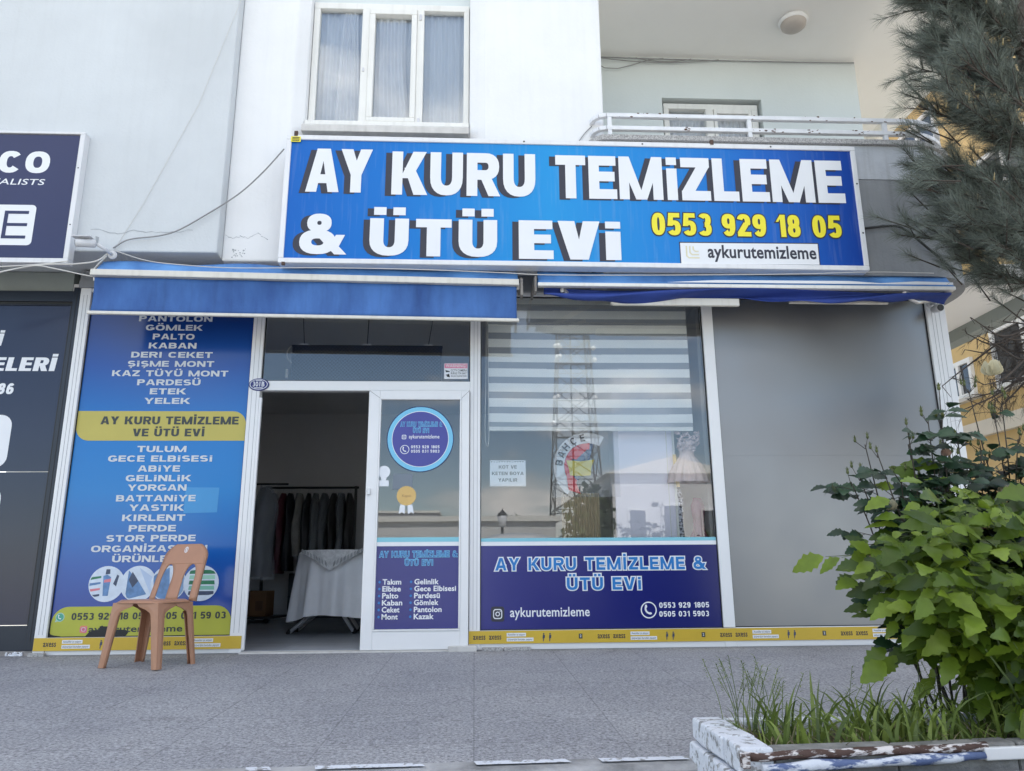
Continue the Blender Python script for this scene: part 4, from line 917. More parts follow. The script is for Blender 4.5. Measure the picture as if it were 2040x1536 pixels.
# ------------------------------------------------------------------ cameras on the wall, wires
c1 = thing('security_camera', 'white bullet security camera above the left end of the door awning', 'camera', (-2.93, -.42, 3.10))
M['cam_white'] = pm('camera shell', (.66, .66, .67), .35, .06, 10)
a, b = Vector((-2.975, -.56, 3.112)), Vector((-3.11, -.60, 3.100))
MB().tube([a, a.lerp(b, .08), a.lerp(b, .92), b], [.020, .032, .032, .030], 18).build('body', M['cam_white'], c1)
mb = MB(); d = (b-a).normalized(); mb.prof([(-.635, 3.142), (-.57, 3.145), (-.57, 3.150), (-.635, 3.149)], -3.135, -2.99); mb.build('hood', M['cam_white'], c1)
MB().tube([b, b+d*.004], [.026, .024], 16).build('lens', M['black'], c1)
mb = MB().lathe([(0.001, -.012), (.034, -.012), (.036, 0)], (-2.905, -.424, 3.075), 16, axis='y').tube([(-2.905, -.43, 3.075), (-2.92, -.50, 3.085), (-2.97, -.555, 3.108)], .013, 10); mb.build('mount', M['cam_white'], c1)
c2 = thing('security_camera', 'small dark lensed security camera under the awning at the right corner post', 'camera', (4.0, -.04, 2.78))
MB().lathe([(.001, -.01), (.03, -.01), (.032, .02)], (4.03, -.045, 2.86), 14, axis='y').tube([(4.03, -.05, 2.86), (4.03, -.09, 2.85), (4.03, -.11, 2.82)], .012, 8).build('mount', M['cam_white'], c2)
MB().tube([(4.03, -.07, 2.80), (4.03, -.135, 2.79), (4.03, -.17, 2.785)], [.03, .036, .034], 16).build('body', M['cam_white'], c2)
MB().tube([(4.03, -.170, 2.785), (4.03, -.176, 2.784)], [.030, .028], 16).build('lens', M['black'], c2)
def wire(pts, r, m, lab): return tag(MB().tube(pts, r, 6).build('cable', M[m]), lab, 'cable')
def smooth(pts, k=6):
    P = [Vector(q) for q in pts]; P = [P[0]*2-P[1]]+P+[P[-1]*2-P[-2]]; o = []
    for i in range(1, len(P)-2):
        for j in range(k):
            t = j/k; a, b, c, d = P[i-1:i+3]; o.append(.5*((2*b)+(c-a)*t+(2*a-5*b+4*c-d)*t*t+(3*b-a-3*c+d)*t**3))
    return o+[P[-2]]
wire(smooth([(-2.90, -.44, 3.13), (-2.78, -.45, 3.20), (-2.55, -.46, 3.23), (-2.4, -.46, 3.28), (-2.20, -.45, 3.42), (-1.95, -.44, 3.62), (-1.76, -.45, 3.82), (-1.60, -.46, 4.03)]), .0055, 'cable_grey', 'grey cable sagging from the left camera up to the sign corner')
wire([(-2.92, -.43, 3.06), (-2.7, -.428, 3.55), (-2.35, -.428, 4.45), (-1.97, -.43, 5.9)], .0016, 'cable_white', 'thin pale wire running straight up the wall from the left camera')
wire(smooth([(-2.88, -.46, 3.10), (-2.6, -.50, 3.0), (-2.3, -.54, 2.95), (-1.9, -.55, 2.925), (-1.2, -.56, 2.93), (-.5, -.56, 2.925), (.2, -.56, 2.905), (.6, -.56, 2.89), (1.6, -.56, 2.90), (2.6, -.56, 2.92), (3.25, -.56, 2.945), (3.8, -.5, 2.965)]), .0035, 'cable_white', 'thin white wire strung along both awnings under the sign')
wire(smooth([(-2.93, -.46, 3.07), (-2.99, -.5, 2.99), (-3.15, -.52, 2.955), (-3.4, -.53, 2.94), (-3.75, -.53, 2.86), (-4.1, -.53, 2.74)]), .007, 'cable_white', 'thick pale cable dropping left below the neighbouring sign')
wire(smooth([(-2.97, -.45, 2.87), (-3.1, -.5, 2.88), (-3.3, -.53, 2.915), (-3.45, -.535, 2.93), (-3.7, -.54, 2.87), (-4.1, -.54, 2.80)]), .005, 'cable_white', 'pale cable looping from the awning end under the neighbouring sign')
wire(smooth([(-3.2, -.5, 2.99), (-3.45, -.51, 2.95), (-3.8, -.52, 2.92), (-4.1, -.52, 2.90)]), .005, 'cable_white', 'pale cable lying tight under the neighbouring sign frame')
wire(smooth([(-2.95, -.42, 3.07), (-3.0, -.44, 2.99), (-3.03, -.46, 2.92)]), .006, 'cable_white', 'short pale cable hanging from the left camera mount')
wire(smooth([(3.23, -.47, 3.37), (3.5, -.475, 3.40), (3.62, -.475, 3.37), (3.8, -.475, 3.20), (3.98, -.44, 3.06), (4.08, -.36, 3.0)]), .011, 'cable_black', 'black cable from the right sign edge down the grey parapet')
wire(smooth([(1.02, -.305, 4.40), (.95, -.31, 4.32), (.85, -.33, 4.16), (.80, -.4, 4.08)]), .004, 'cable_grey', 'grey wire from the railing end down to the sign top')
for k, x in enumerate((4.08, 4.11)): wire(smooth([(x, -.04, 2.98), (x+.015, -.05, 2.9), (x-.01, -.045, 2.84), (x-.05, -.05, 2.86)]), .004, 'cable_white', ('pale wire above the right camera, nearer the glass', 'pale wire above the right camera, nearer the wall end')[k])

# ------------------------------------------------------------------ behind the glass
M['slat'] = pm('blind cloth', (.90, .90, .88), .9, .04, 3)
def sheer_mat(name, c, a):
    m = bpy.data.materials.new(name); m.use_nodes = True; t = m.node_tree; n = t.nodes; l = t.links
    b = n['Principled BSDF']; b.inputs['Base Color'].default_value = c; b.inputs['Roughness'].default_value = .9
    tr = n.new('ShaderNodeBsdfTransparent'); ms = n.new('ShaderNodeMixShader'); ms.inputs[0].default_value = a
    l.new(tr.outputs[0], ms.inputs[1]); l.new(b.outputs[0], ms.inputs[2]); l.new(ms.outputs[0], n['Material Output'].inputs[0]); return m
M['sheer'] = sheer_mat('sheer cloth', (.62, .64, .68, 1), .5)
M['film'] = sheer_mat('clear garment film', (.62, .64, .68, 1), .26); M['film'].node_tree.nodes['Principled BSDF'].inputs['Roughness'].default_value = .22
bl = thing('roller_blind', 'pale zebra roller blind half lowered behind the big shop window', 'blind', (1, .12, 2.9))
a, b = MB(), MB(); z = 2.966; first = True
while z-.078 > 1.80:
    a.grid(lambda u, v, z=z: (lerp(.112, 1.872, u), .12+.004*math.sin(u*5+z*3), z-.076*v+.004*math.sin(u*4+z)), 24, 2)
    b.grid(lambda u, v, z=z: (lerp(.112, 1.872, u), .121+.004*math.sin(u*5+z*3), z-.074-.062*v+.004*math.sin(u*4+z)), 24, 2)
    z -= .1335
a.build('slats', M['slat'], bl); b.build('sheer_bands', M['sheer'], bl)
MB().prof([(.108, 1.748), (.132, 1.748), (.132, 1.784), (.108, 1.784)], .112, 1.868).build('bottom_bar', M['frame_warm'], bl, bevel=.004)
MB().tube([(.112, .17, 2.955), (1.88, .17, 2.955)], .03, 12).build('roller', M['frame_warm'], bl)
MB().tube(smooth([(.098, .10, 2.9), (.092, .10, 2.2), (.085, .10, 1.75), (.10, .10, 1.615), (.118, .10, 1.70), (.112, .10, 2.2), (.108, .10, 2.9)]), .004, 5).build('chain', M['cable_white'], bl)
fl = thing('club_flag', 'white ring crest flag with red and yellow field hung inside the window', 'flag', (.98, .36, 1.48))
def sector(mb, cx, cz, r0, r1, a0, a1, y, n=26):
    p = [(cx+r1*math.cos(R(a0+(a1-a0)*k/n)), cz+r1*math.sin(R(a0+(a1-a0)*k/n))) for k in range(n+1)]+[(cx+r0*math.cos(R(a1+(a0-a1)*k/n)), cz+r0*math.sin(R(a1+(a0-a1)*k/n))) for k in range(n+1)]
    for k in range(n): mb.poly([p[k], p[k+1], p[2*n-k], p[2*n+1-k]], y+.006*math.sin(k*.6))
fx, fz = .965, 1.455
mb = MB(); mb.grid(lambda u, v: (lerp(.66, 1.24, u), .222+.012*math.sin(u*19+v*3), lerp(1.2, 1.79, v)), 40, 10); mb.build('film_cover', M['film'], fl)
mb = MB(); sector(mb, fx, fz, .205, .295, 60, 232, .205); mb.build('ring', M['paper'], fl)
mb = MB(); sector(mb, fx, fz, .0, .203, 75, 232, .208); mb.build('blue_field', pm('grey blue cloth', lin(92, 116, 150), .8, .1, 8), fl)
mb = MB(); sector(mb, fx, fz, .15, .203, 84, 232, .202); mb.poly([(fx-.16, fz+.08), (fx+.0, fz+.20), (fx+.02, fz+.17), (fx-.10, fz+.06)], .201); mb.poly([(fx-.2, fz+.02), (fx-.17, fz+.03), (fx-.07, fz-.23), (fx-.17, fz-.20)], .200); mb.build('red_field', M['red_print'], fl)
mb = MB(); mb.poly([(fx-.185, fz+.055), (fx-.06, fz+.045), (fx+.055, fz+.06), (fx+.03, fz+.0), (fx+.02, fz-.075), (fx-.07, fz-.08), (fx-.155, fz-.075), (fx-.165, fz-.02)], .196); mb.build('yellow_field', pm('yellow cloth', lin(222, 204, 90), .8, .08, 9), fl)
mb = MB()
for ch, ang in (('B', 172), ('A', 155), ('H', 138), ('Ç', 119), ('E', 100)):
    W, P = glyph(ch, .2, .17, 0); s_ = .062
    for li, pr_ in enumerate(P):
        for q in pr_:
            pts = []
            for px, pz in q:
                lx, lz = (px-W/2)*s_, (pz-.5)*s_; th = R(ang-90); rr = .25
                pts.append((fx+rr*math.cos(R(ang))+lx*math.cos(th)-lz*math.sin(th), fz+rr*math.sin(R(ang))+lx*math.sin(th)+lz*math.cos(th)))
            mb.poly(pts, .192-.0004*li)
mb.build('lettering', M['black_print'], fl)
fr = thing('fringed_curtain', 'beige fringed curtain panel below the crest flag inside the window', 'curtain', (.92, .36, 1.0))
mb = MB(); mb.grid(lambda u, v: (lerp(.735, 1.06, u), .24+.008*math.sin(u*70+v), lerp(.55, 1.235, v)), 120, 3); mb.build('cloth', pm('beige fringe', lin(186, 168, 142), .85, .25, 6, vmap=(22, 1, .4)), fr)
ll = thing('lilac_wall_panel', 'tall pale lilac panel standing inside the big window', 'panel', (1.5, .25, 1.2))
MB().box(1.20, 1.715, .25, .29, .0, 2.35).build('panel', pm('pale lilac board', lin(242, 238, 250), .6, .03, 1.5), ll, bevel=.006)
MB().box(1.66, 1.666, .246, .25, .1, 2.3).box(1.715, 1.735, .25, .29, 0, 2.35).build('edge_trim', M['frame_warm'], ll)
def dress(name, label, mat_, x, y, zs, zb, r0, r1, n=9, amp=.18, parts=None):
    t = thing(name, label, 'dress', (x, y, zb)); mb = MB(); K = 72
    prof = [(0, r0*.55), (.10, r0*.95), (.2, r0*.9), (.34, r0*.72), (.42, r0*.8), (.62, lerp(r0, r1, .5)), (.82, lerp(r0, r1, .85)), (1, r1)]
    b = len(mb.v)
    for q, r in prof:
        for k in range(K):
            a = 2*math.pi*k/K; f = 1+amp*max(0, q-.3)*math.sin(a*n+q*2)
            mb.v.append((x+r*f*math.cos(a), y+r*f*.7*math.sin(a), zs+(zb-zs)*q))
    for i in range(len(prof)-1):
        for k in range(K): mb.f.append([b+i*K+k, b+i*K+(k+1) % K, b+(i+1)*K+(k+1) % K, b+(i+1)*K+k]); mb.m.append(0); mb.sm.append(True)
    mb.build('skirt', mat_, t); return t
d1 = dress('tulle_dress', 'pale pink strapless tulle dress hanging at right side of window', pm('pink tulle', lin(236, 216, 214), .9, .12, 9, vmap=(20, 20, .6)), 1.83, .22, 1.70, 1.32, .085, .165, 13, .25)
mb = MB()
for k in range(34): a = random.uniform(0, 6.28); x, z = 1.82+random.uniform(-.09, .09), 1.69+random.uniform(-.1, .07); mb.grid(lambda u, v: (x+.035*(u-.5)+.01*math.sin(v*6+k), .15+.02*math.sin(u*5+k), z+.03*(v-.5)+.01*math.sin(u*8)), 3, 3)
mb.build('ruffle', pm('pink ruffle', lin(220, 200, 200), .9, .1, 12), d1)
d2 = dress('burgundy_dress', 'dark burgundy satin dress behind the right end of window', pm('burgundy satin', lin(130, 48, 92), .35, .35, 9), 1.93, .34, 1.20, .55, .065, .14, 8, .5)
d3 = dress('dotted_dress', 'white dotted narrow dress beside the lilac panel', pm('dotted white cloth', lin(206, 206, 214), .8, .3, 60, c2=lin(80, 80, 90), det=0), 1.755, .30, 1.27, .45, .042, .052, 7, .2)
mb = MB(); mb.grid(lambda u, v: (1.70+.03*u+.02*v*v, .20+.004*math.sin(u*9), lerp(1.56, 1.28, v)), 6, 8); rb = mb.build('yellow_ribbon', pm('yellow satin', lin(226, 196, 130), .4, .1, 12)); tag(rb, 'long yellow satin ribbon hanging left of the pink dress', 'ribbon')
# hanging led board behind the transom
lb = thing('led_board', 'dark dotted display board hung on wires behind the transom glass', 'display', (-.99, .5, 2.44))
def grid_mat():
    m = bpy.data.materials.new('dotted display'); m.use_nodes = True; t = m.node_tree; n = t.nodes; l = t.links; b = n['Principled BSDF']
    tc = n.new('ShaderNodeTexCoord'); mp = n.new('ShaderNodeMapping'); mp.inputs['Scale'].default_value = (60, 60, 60); v = n.new('ShaderNodeTexChecker'); v.inputs['Scale'].default_value = 1
    v.inputs['Color1'].default_value = (.035, .037, .045, 1); v.inputs['Color2'].default_value = (.012, .013, .018, 1); l.new(tc.outputs['Object'], mp.inputs[0]); l.new(mp.outputs[0], v.inputs[0]); l.new(v.outputs[0], b.inputs['Base Color']); b.inputs['Roughness'].default_value = .5; return m
MB().box(-1.662, -.305, .5, .54, 2.277, 2.602).build('board', grid_mat(), lb)
MB().box(-1.67, -.30, .495, .545, 2.602, 2.614).box(-1.67, -.30, .495, .545, 2.265, 2.277).build('frame', M['black'], lb)
mb = MB()
for x in (-1.56, -.99, -.43): mb.box(x-.04, x+.04, .50, .53, 2.612, 2.628)
mb.each('clip', M['paper'], lb)
mb = MB()
for x, d in ((-1.56, -.03), (-.99, .01), (-.43, .05)): mb.tube([(x, .515, 2.625), (x+d, .52, 2.97)], .004, 5)
mb.each('hanger_wire', M['black'], lb)
mb = MB(); mb.tube(smooth([(-1.67, .49, 2.60), (-1.70, .48, 2.55), (-1.70, .48, 2.49), (-1.66, .49, 2.44)]), .006, 6).box(-1.705, -1.685, .48, .50, 2.30, 2.38); mb.build('power_cable', M['cable_white'], lb)
# clothes rack and garments
rk = thing('clothes_rack', 'black metal clothes rail standing in the dark shop interior', 'clothes rail', (-2.25, 4.6, 0))
mb = MB().tube([(-2.92, 4.6, 1.78), (-1.62, 4.6, 1.78)], .016, 8)
for x in (-2.88, -1.66): mb.bar((x, 4.6, .05), (x, 4.6, 1.80), .035).bar((x, 4.3, .05), (x, 4.9, .05), .035)
mb.build('rail', M['black'], rk)
cols = [(.035, .035, .04), (.13, .03, .045), (.02, .02, .026), (.34, .29, .22), (.03, .03, .034), (.026, .03, .03), (.02, .02, .022), (.04, .036, .034), (.022, .022, .028), (.03, .028, .026)]
glabs = ['grey black coat in clear film, leftmost on the rail', 'dark wine jacket on the rail near its left end', 'long black coat next to wine jacket', 'pale beige jacket in film among the dark coats', 'charcoal coat right of the beige jacket', 'black green coat in film mid rail', 'black coat with shiny film, right of middle', 'brown black coat near the right end', 'navy black coat second from the right post', 'short black jacket at the right end of the rail']
for k in range(10):
    x = -2.78+.116*k; g = thing('garment', glabs[k], 'garment', (x, 4.6, 1.7), group='garments hanging on the rail')
    zb = random.uniform(.55, .9) if k != 3 else .85
    mb = MB(); w_ = .055
    def coat(u, v, x=x, k=k, zb=zb):
        a = 2*math.pi*u; sh_ = (.35+.65*min(1, v*6))*(1-.12*v); z = 1.70-v*(1.70-zb)
        return (x+w_*sh_*math.cos(a)*(1.25+.25*math.sin(v*7+k))+.012*math.sin(v*9+k*2), 4.6+.21*sh_*math.sin(a)+.015*math.sin(a*5+v*4), z)
    mb.grid(coat, 26, 14); cm = pm('garment cloth', cols[k], .55, .3, 8, spec=.6); mb.build('coat', cm, g)
    mb = MB(); mb.grid(lambda u, v: tuple(Vector(coat(u, v*1.02))+Vector((.006*math.cos(6.28*u)+.008*math.sin(u*60+v*20), -.012+.01*math.sin(v*31+u*11), 0))), 40, 20)
    if k in (0, 3, 5, 6, 8): mb.build('film', M['film'], g)
    MB().tube(smooth([(x, 4.6, 1.69), (x, 4.6, 1.74), (x+.012, 4.6, 1.79), (x, 4.6, 1.80)], 4), .004, 5).build('hanger_hook', M['alu'], g)
g = thing('wrapped_suit', 'grey suit wrapped in shiny film hanging just inside the door on left', 'garment', (-2.22, 1.85, 1.6))
mb = MB(); mb.grid(lambda u, v: (-2.30+.11*(.4+.6*min(1, v*5))*math.cos(6.28*u)+.02*math.sin(v*8), 2.3+.16*(.4+.6*min(1, v*5))*math.sin(6.28*u)+.02*math.sin(v*14+u*20), 1.52-v*.95), 30, 16); mb.build('suit', pm('dark suit', (.03, .03, .035), .6, .3, 7), g)
mb = MB(); mb.grid(lambda u, v: (-2.29+.125*(.4+.6*min(1, v*5))*math.cos(6.28*u)+.02*math.sin(v*8)+.012*math.sin(u*44+v*13), 2.28+.18*(.4+.6*min(1, v*5))*math.sin(6.28*u), 1.54-v*1.0), 44, 24); mb.build('film', M['film'], g)
MB().tube([(-2.5, 2.3, 1.56), (-2.05, 2.3, 1.56)], .012, 6).build('hook_bar', M['black'], g)
# table with cloth
TX, TY = -1.335, 2.0
tb = thing('folding_table', 'folding table with crossed white metal legs inside the door', 'table', (TX, TY, 0))
MB().lathe([(0, 0), (.47, 0), (.47, .02), (0, .02)], (TX, TY, .785), 32, smooth=False).build('tabletop', M['paper'], tb)
mb = MB()
for y in (TY-.18, TY+.18): mb.tube([(TX-.5, y, .03), (TX+.38, y, .77)], .018, 8).tube([(TX+.13, y, .03), (TX-.38, y, .77)], .018, 8)
mb.each('leg', M['rail'], tb)
mb = MB()
for y in (TY-.18, TY+.18):
    for x in (TX-.51, TX+.14): mb.tube([(x-.012, y, .012), (x+.016, y, .05)], .022, 8)
mb.each('foot', M['black'], tb)
tcl = MB(); K = 160; ringsz = [(.0, .812), (.36, .813), (.455, .812), (.475, .805), (.486, .77)]
def hem(u): return .17+.03*math.sin(u*6.28*3+1)+.03*math.sin(u*6.28+2)
b0 = 0
for r, z in ringsz:
    for k in range(K): a = 6.2832*k/K; tcl.v.append((TX+r*math.cos(a), TY+r*math.sin(a), z))
for j in range(1, 9):
    q = j/8
    for k in range(K):
        u = k/K; a = 6.2832*u; f = .06*q**.7*(math.sin(a*11+.6*math.sin(a*3))+.4*math.sin(a*23))*.6; r = .49+.05*q+f
        tcl.v.append((TX+r*math.cos(a), TY+r*math.sin(a), lerp(.77, hem(u), q)))
nr = len(ringsz)+8
for i in range(nr-1):
    for k in range(K): tcl.f.append([i*K+k, i*K+(k+1) % K, (i+1)*K+(k+1) % K, (i+1)*K+k]); tcl.m.append(0); tcl.sm.append(True)
tag(tcl.build('tablecloth', M['cloth_white']), 'long white cloth falling in folds over the folding table', 'tablecloth')
ro = thing('table_runner', 'white cloth with silver squared border, its corner hanging over table front', 'cloth', (TX, TY-.5, .82))
mb = MB()
def run(u, v):   # u along the table edge, v outwards / down
    x = lerp(TX-.36, TX+.30, u); a = math.acos(max(-1, min(1, (x-TX)/.555))); y = TY-.555*math.sin(a)
    return (x, y-.012-.015*math.sin(u*25)*v, .82-v*.20*max(0, 1-abs(u-.45)/.5))
mb.grid(run, 40, 8); mb.grid(lambda u, v: (lerp(TX-.36, TX+.30, u), lerp(TY-.555*math.sin(math.acos((lerp(TX-.36, TX+.30, u)-TX)/.555))-.012, TY, v), .82), 40, 3); mb.build('cloth', pm('crochet cloth', (.72, .72, .72), .8, .2, 30), ro)
mb = MB()
for k in range(9):
    for s_ in (-1, 1):
        u = .45+s_*(.05+.048*k); t = max(0, 1-abs(u-.45)/.5)
        p = run(u, .86); q = run(u+.03*s_, .72 if t > .1 else .8)
        mb.add([(p[0], p[1]-.012, p[2]-.01), (q[0], p[1]-.012, q[2]-.01), (q[0], q[1]-.014, q[2]+.025), (p[0], p[1]-.014, p[2]+.03)], [(0, 1, 2, 3)])
mb.build('border', pm('silver cloth', (.42, .43, .44), .35, .2, 15), ro)
bx = thing('cardboard_box', 'brown cardboard box on the shop floor left of the table', 'box', (-2.85, 4.3, 0))
MB().box(-3.05, -2.62, 3.9, 4.3, .09, .40).build('carton', pm('brown card', lin(150, 110, 76), .8, .1, 4), bx, bevel=.006)
MB().box(-2.86, -2.82, 3.895, 3.9, .09, .40).box(-2.75, -2.66, 3.894, 3.9, .16, .28).build('tape', pm('brown tape', lin(120, 84, 58), .4), bx)
cart = thing('low_trolley', 'low dark trolley with black wheels under the cardboard box', 'trolley', (-2.85, 4.1, 0))
MB().box(-3.2, -2.5, 3.86, 4.6, .06, .085).build('deck', M['dark_metal'], cart)
mb = MB()
for x in (-3.1, -2.6): mb.lathe([(0, -.015), (.03, -.015), (.03, .015), (0, .015)], (x, 3.88, .042), 14, axis='y')
mb.each('wheel', M['black'], cart)
cab = thing('dark_cabinet', 'low dark grey cabinet behind the white table in the shop', 'cabinet', (-2.3, 5.2, 0))
MB().box(-2.6, -1.0, 4.95, 5.18, .02, .62).build('body', pm('dark laminate', (.06, .07, .08), .4, .1, 3), cab, bevel=.01); MB().box(-2.6, -1.0, 4.945, 4.95, .30, .31).build('drawer_gap', M['black'], cab)

# ------------------------------------------------------------------ plastic chair
ch = thing('plastic_chair', 'brown armless plastic chair on the terrace before the blue banner', 'chair', (-2.215, -.66, gz(-.66)), R(-20), local=True)
SH = .425
def corner(sx, sy, z): q = 1-z/SH; return (sx*(.185+.052*q), sy*(.165+.018*q))
mb = MB()      # seat: dished top with rolled edge
def seat(u, v):
    x, y = (u-.5)*2, (v-.5)*2; rx, ry = .20, .18
    k = max(abs(x), abs(y)); pw = (abs(x)**5+abs(y)**5)**.2
    s_ = k/pw if pw > 1e-6 else 1
    return (x*s_*rx, y*s_*ry, SH+.012-.010*(1-k*k)-.022*max(0, k-.86)/.14)
mb.grid(seat, 28, 28); mb.build('seat', M['chair'], ch, solid=.004)
for sx, sy in ((-1, -1), (1, -1), (-1, 1), (1, 1)):
    mb = MB(); n = 16
    zs = [SH-.008-(SH-.008)*(k/n)**1.35 for k in range(n+1)]
    def wid(z):
        t = (SH-z); base = lerp(.062, .042, min(1, t/SH)); arch = .175 if t < .028 else base+(.175-base)*max(0, 1-((t-.028)/.06))**2.0 if t < .088 else base
        return min(arch, .17)
    va, vb = [], []
    for z in zs:
        x, y = corner(sx, sy, max(z, 0)); w_ = wid(z)
        va += [(x, y, z), (x-sx*w_*.5, y+sy*.004, z), (x-sx*w_, y, z)]; vb += [(x, y, z), (x+sx*.004, y-sy*w_*.5, z), (x, y-sy*w_, z)]
    F_ = []
    for k in range(n):
        for j in range(2): F_.append((3*k+j, 3*k+j+1, 3*k+3+j+1, 3*k+3+j))
    mb.add(va, F_).add(vb, F_)
    # inner stiffening flange
    vi = []
    for z in zs[4:]:
        x, y = corner(sx, sy, max(z, 0)); w_ = wid(z); vi += [(x-sx*w_, y, z), (x-sx*w_, y-sy*.022, z)]
    mb.add(vi, [(2*k, 2*k+1, 2*k+3, 2*k+2) for k in range(len(vi)//2-1)], smooth=True)
    mb.build('leg', M['chair'], ch, solid=.005)
mb = MB(); BT = .40
def bxyz(u, v):   # u = sideways metres, v = 0..1 up the back
    lean = .162+.012+v*.105+.02*v*v; return (u, lean+.10*u*u*2-.012*(1-v), SH-.004+v*BT)
def Wb(v): return (.198-.022*v) if v < .72 else (.198-.022*.72-.0)*(1-((v-.72)/.28)**2.6*.42)
def holes(v):
    t = v/.64; xm = .098
    return (lerp(.050, .043, v), .150-.014*v) if t < .55 else (xm-(xm-.0455)*math.sqrt(max(0, 1-((t-.55)/.45)**2)), xm+(.145-xm)*math.sqrt(max(0, 1-((t-.55)/.45)**2)))
vs_ = [0, .08, .16, .24, .32, .37, .42, .46, .50, .54, .57, .595, .615, .63, .637, .64, .66, .69, .72, .76, .80, .84, .88, .91, .94, .965, .985, 1.0]
top_i = vs_.index(.64)
def strip(f0, f1, i0, i1, nn):
    v = []
    for i in range(i0, i1+1):
        q = vs_[i]
        for j in range(nn+1): v.append(bxyz(lerp(f0(q), f1(q), j/nn), q))
    mb.add(v, [(r*(nn+1)+j, r*(nn+1)+j+1, (r+1)*(nn+1)+j+1, (r+1)*(nn+1)+j) for r in range(i1-i0) for j in range(nn)], smooth=True)
hi = lambda v: holes(min(v, .64))[0]; ho = lambda v: holes(min(v, .64))[1]
strip(lambda v: -Wb(v), lambda v: -ho(v), 0, top_i, 3); strip(lambda v: ho(v), lambda v: Wb(v), 0, top_i, 3); strip(lambda v: -hi(v), lambda v: hi(v), 0, top_i, 4)
strip(lambda v: -Wb(v), lambda v: Wb(v), top_i, len(vs_)-1, 10)
mb.build('backrest', M['chair'], ch, solid=.007, bevel=0)
mb = MB(); e1 = []
for s_ in (-1, 1):
    v = []
    for q in vs_: x, y, z = bxyz(s_*Wb(q), q); v += [(x, y, z), (x-s_*.002, y+.022, z-.004)]
    mb.add(v, [(2*k, 2*k+1, 2*k+3, 2*k+2) for k in range(len(vs_)-1)], smooth=True)
mb.build('back_rim', M['chair'], ch, solid=.005)
mb = MB()
for k in range(14):
    a0, a1 = 2*math.pi*k/14, 2*math.pi*(k+1)/14; q = []
    for a, r in ((a0, 1), (a1, 1), (a1, .72), (a0, .72)): x, y, z = bxyz(.0+.016*r*math.cos(a), .90+.055*r*math.sin(a)); q.append((x, y-.005, z))
    mb.add(q, [(0, 1, 2, 3)])
q = [bxyz(x, v) for x, v in ((-.004, .87), (.004, .87), (.004, .93), (-.004, .93))]; mb.add([(x, y-.005, z) for x, y, z in q], [(0, 1, 2, 3)])
mb.build('emblem', M['paper'], ch)

# ------------------------------------------------------------------ planter and plants
pl_ = thing('planter', 'low planter wall of flaking white painted stone at right front', 'planter', (.80, -3.5, -.1))
PX0, PY0, PY1, PZ = .80, -3.815, -3.275, .04
def rough_block(mb, x0, x1, y0, y1, z0, z1, j=.006, n=1):
    v = [(x+random.uniform(-j, j), y+random.uniform(-j, j), z+random.uniform(-j, j)*.5) for x in (x0, x1) for y in (y0, y1) for z in (z0, z1)]
    mb.add(v, [(0, 1, 3, 2), (4, 6, 7, 5), (0, 4, 5, 1), (2, 3, 7, 6), (0, 2, 6, 4), (1, 5, 7, 3)])
mb = MB()
for y0, y1 in ((-3.815, -3.645), (-3.638, -3.45), (-3.443, -3.275)): rough_block(mb, PX0, PX0+.11, y0, y1, -.035, PZ)
for y0, y1 in ((-3.83, -3.56), (-3.55, -3.27)): rough_block(mb, PX0-.012, PX0+.10, y0, y1, -.16, -.042)
rough_block(mb, PX0-.02, PX0+.1, -3.84, -3.3, -.5, -.165, .012)
for k in range(9): rough_block(mb, PX0+.112+.4*k, PX0+.112+.4*k+.393, -3.36, -3.275, -.16, PZ-.004)
mb.build('side_wall', M['whitewash'], pl_, bevel=.008)
M['oldstone'] = pm('weathered stone rim', (.26, .255, .24), .9, .35, 9, .7, 60)
mb = MB()
fy = lambda x: -3.815+.07*(x-.8)
for k in range(9):
    x = PX0+.112+.4*k; v = []
    for xx, yy in ((x, fy(x)), (x+.396, fy(x+.396)), (x+.396, fy(x+.396)+.075), (x, fy(x)+.075)):
        yy += random.uniform(-.004, .004); v += [(xx, yy, -.3), (xx, yy, .030+random.uniform(-.004, .004))]
    mb.add(v, [(1, 3, 5, 7), (0, 2, 3, 1), (2, 4, 5, 3), (4, 6, 7, 5), (6, 0, 1, 7)])
mb.build('front_wall', M['oldstone'], pl_, bevel=.01)
M['rust_paint'] = pm('rust under flaking paint', (.66, .62, .60), .7, .1, 16, .5, 50, c2=(.075, .04, .03), vmap=(1, 3, 3), det=9, sharp=.52)
M['blue_flake'] = pm('flaking blue and white paint', (.60, .63, .68), .7, .1, 7, .5, 50, c2=(.10, .14, .27), vmap=(1, 2, 3), det=9, sharp=.50)
def wob(x0, x1, dy, z0, z1, n=14): return [(x, fy(x)+dy+random.uniform(-.002, .002), lerp(z0, z1, (x-x0)/(x1-x0))+random.uniform(-.003, .003)) for x in np.linspace(x0, x1, n)]
lerp = lambda a, b, t: a+(b-a)*t
mb = MB(); mb.tube(wob(.815, 1.60, -.006, .014, .020), [.013]*14, 10); mb.box(.800, .822, -3.845, -3.80, -.012, .026); mb.build('rail_pipe', M['rust_paint'], pl_)
mb = MB(); mb.tube(wob(.86, 1.58, -.022, -.014, -.004), [.011+.006*math.sin(k*.5)**2 for k in range(14)], 10); mb.build('painted_pipe', M['blue_flake'], pl_)
mb = MB(); mb.add([(x, fy(x)+dy, z) for x in (1.585, 2.6) for dy, z in ((-.022, -.018), (-.022, .020), (-.004, .020), (-.004, -.018))], [(0, 1, 2, 3), (7, 6, 5, 4)]+[(k, 4+k, 4+(k+1) % 4, (k+1) % 4) for k in range(4)]); mb.build('white_profile', M['frame'], pl_, bevel=.004)
M['soil'] = pm('dry soil', (.07, .055, .04), .95, .4, 30, .8, 60)
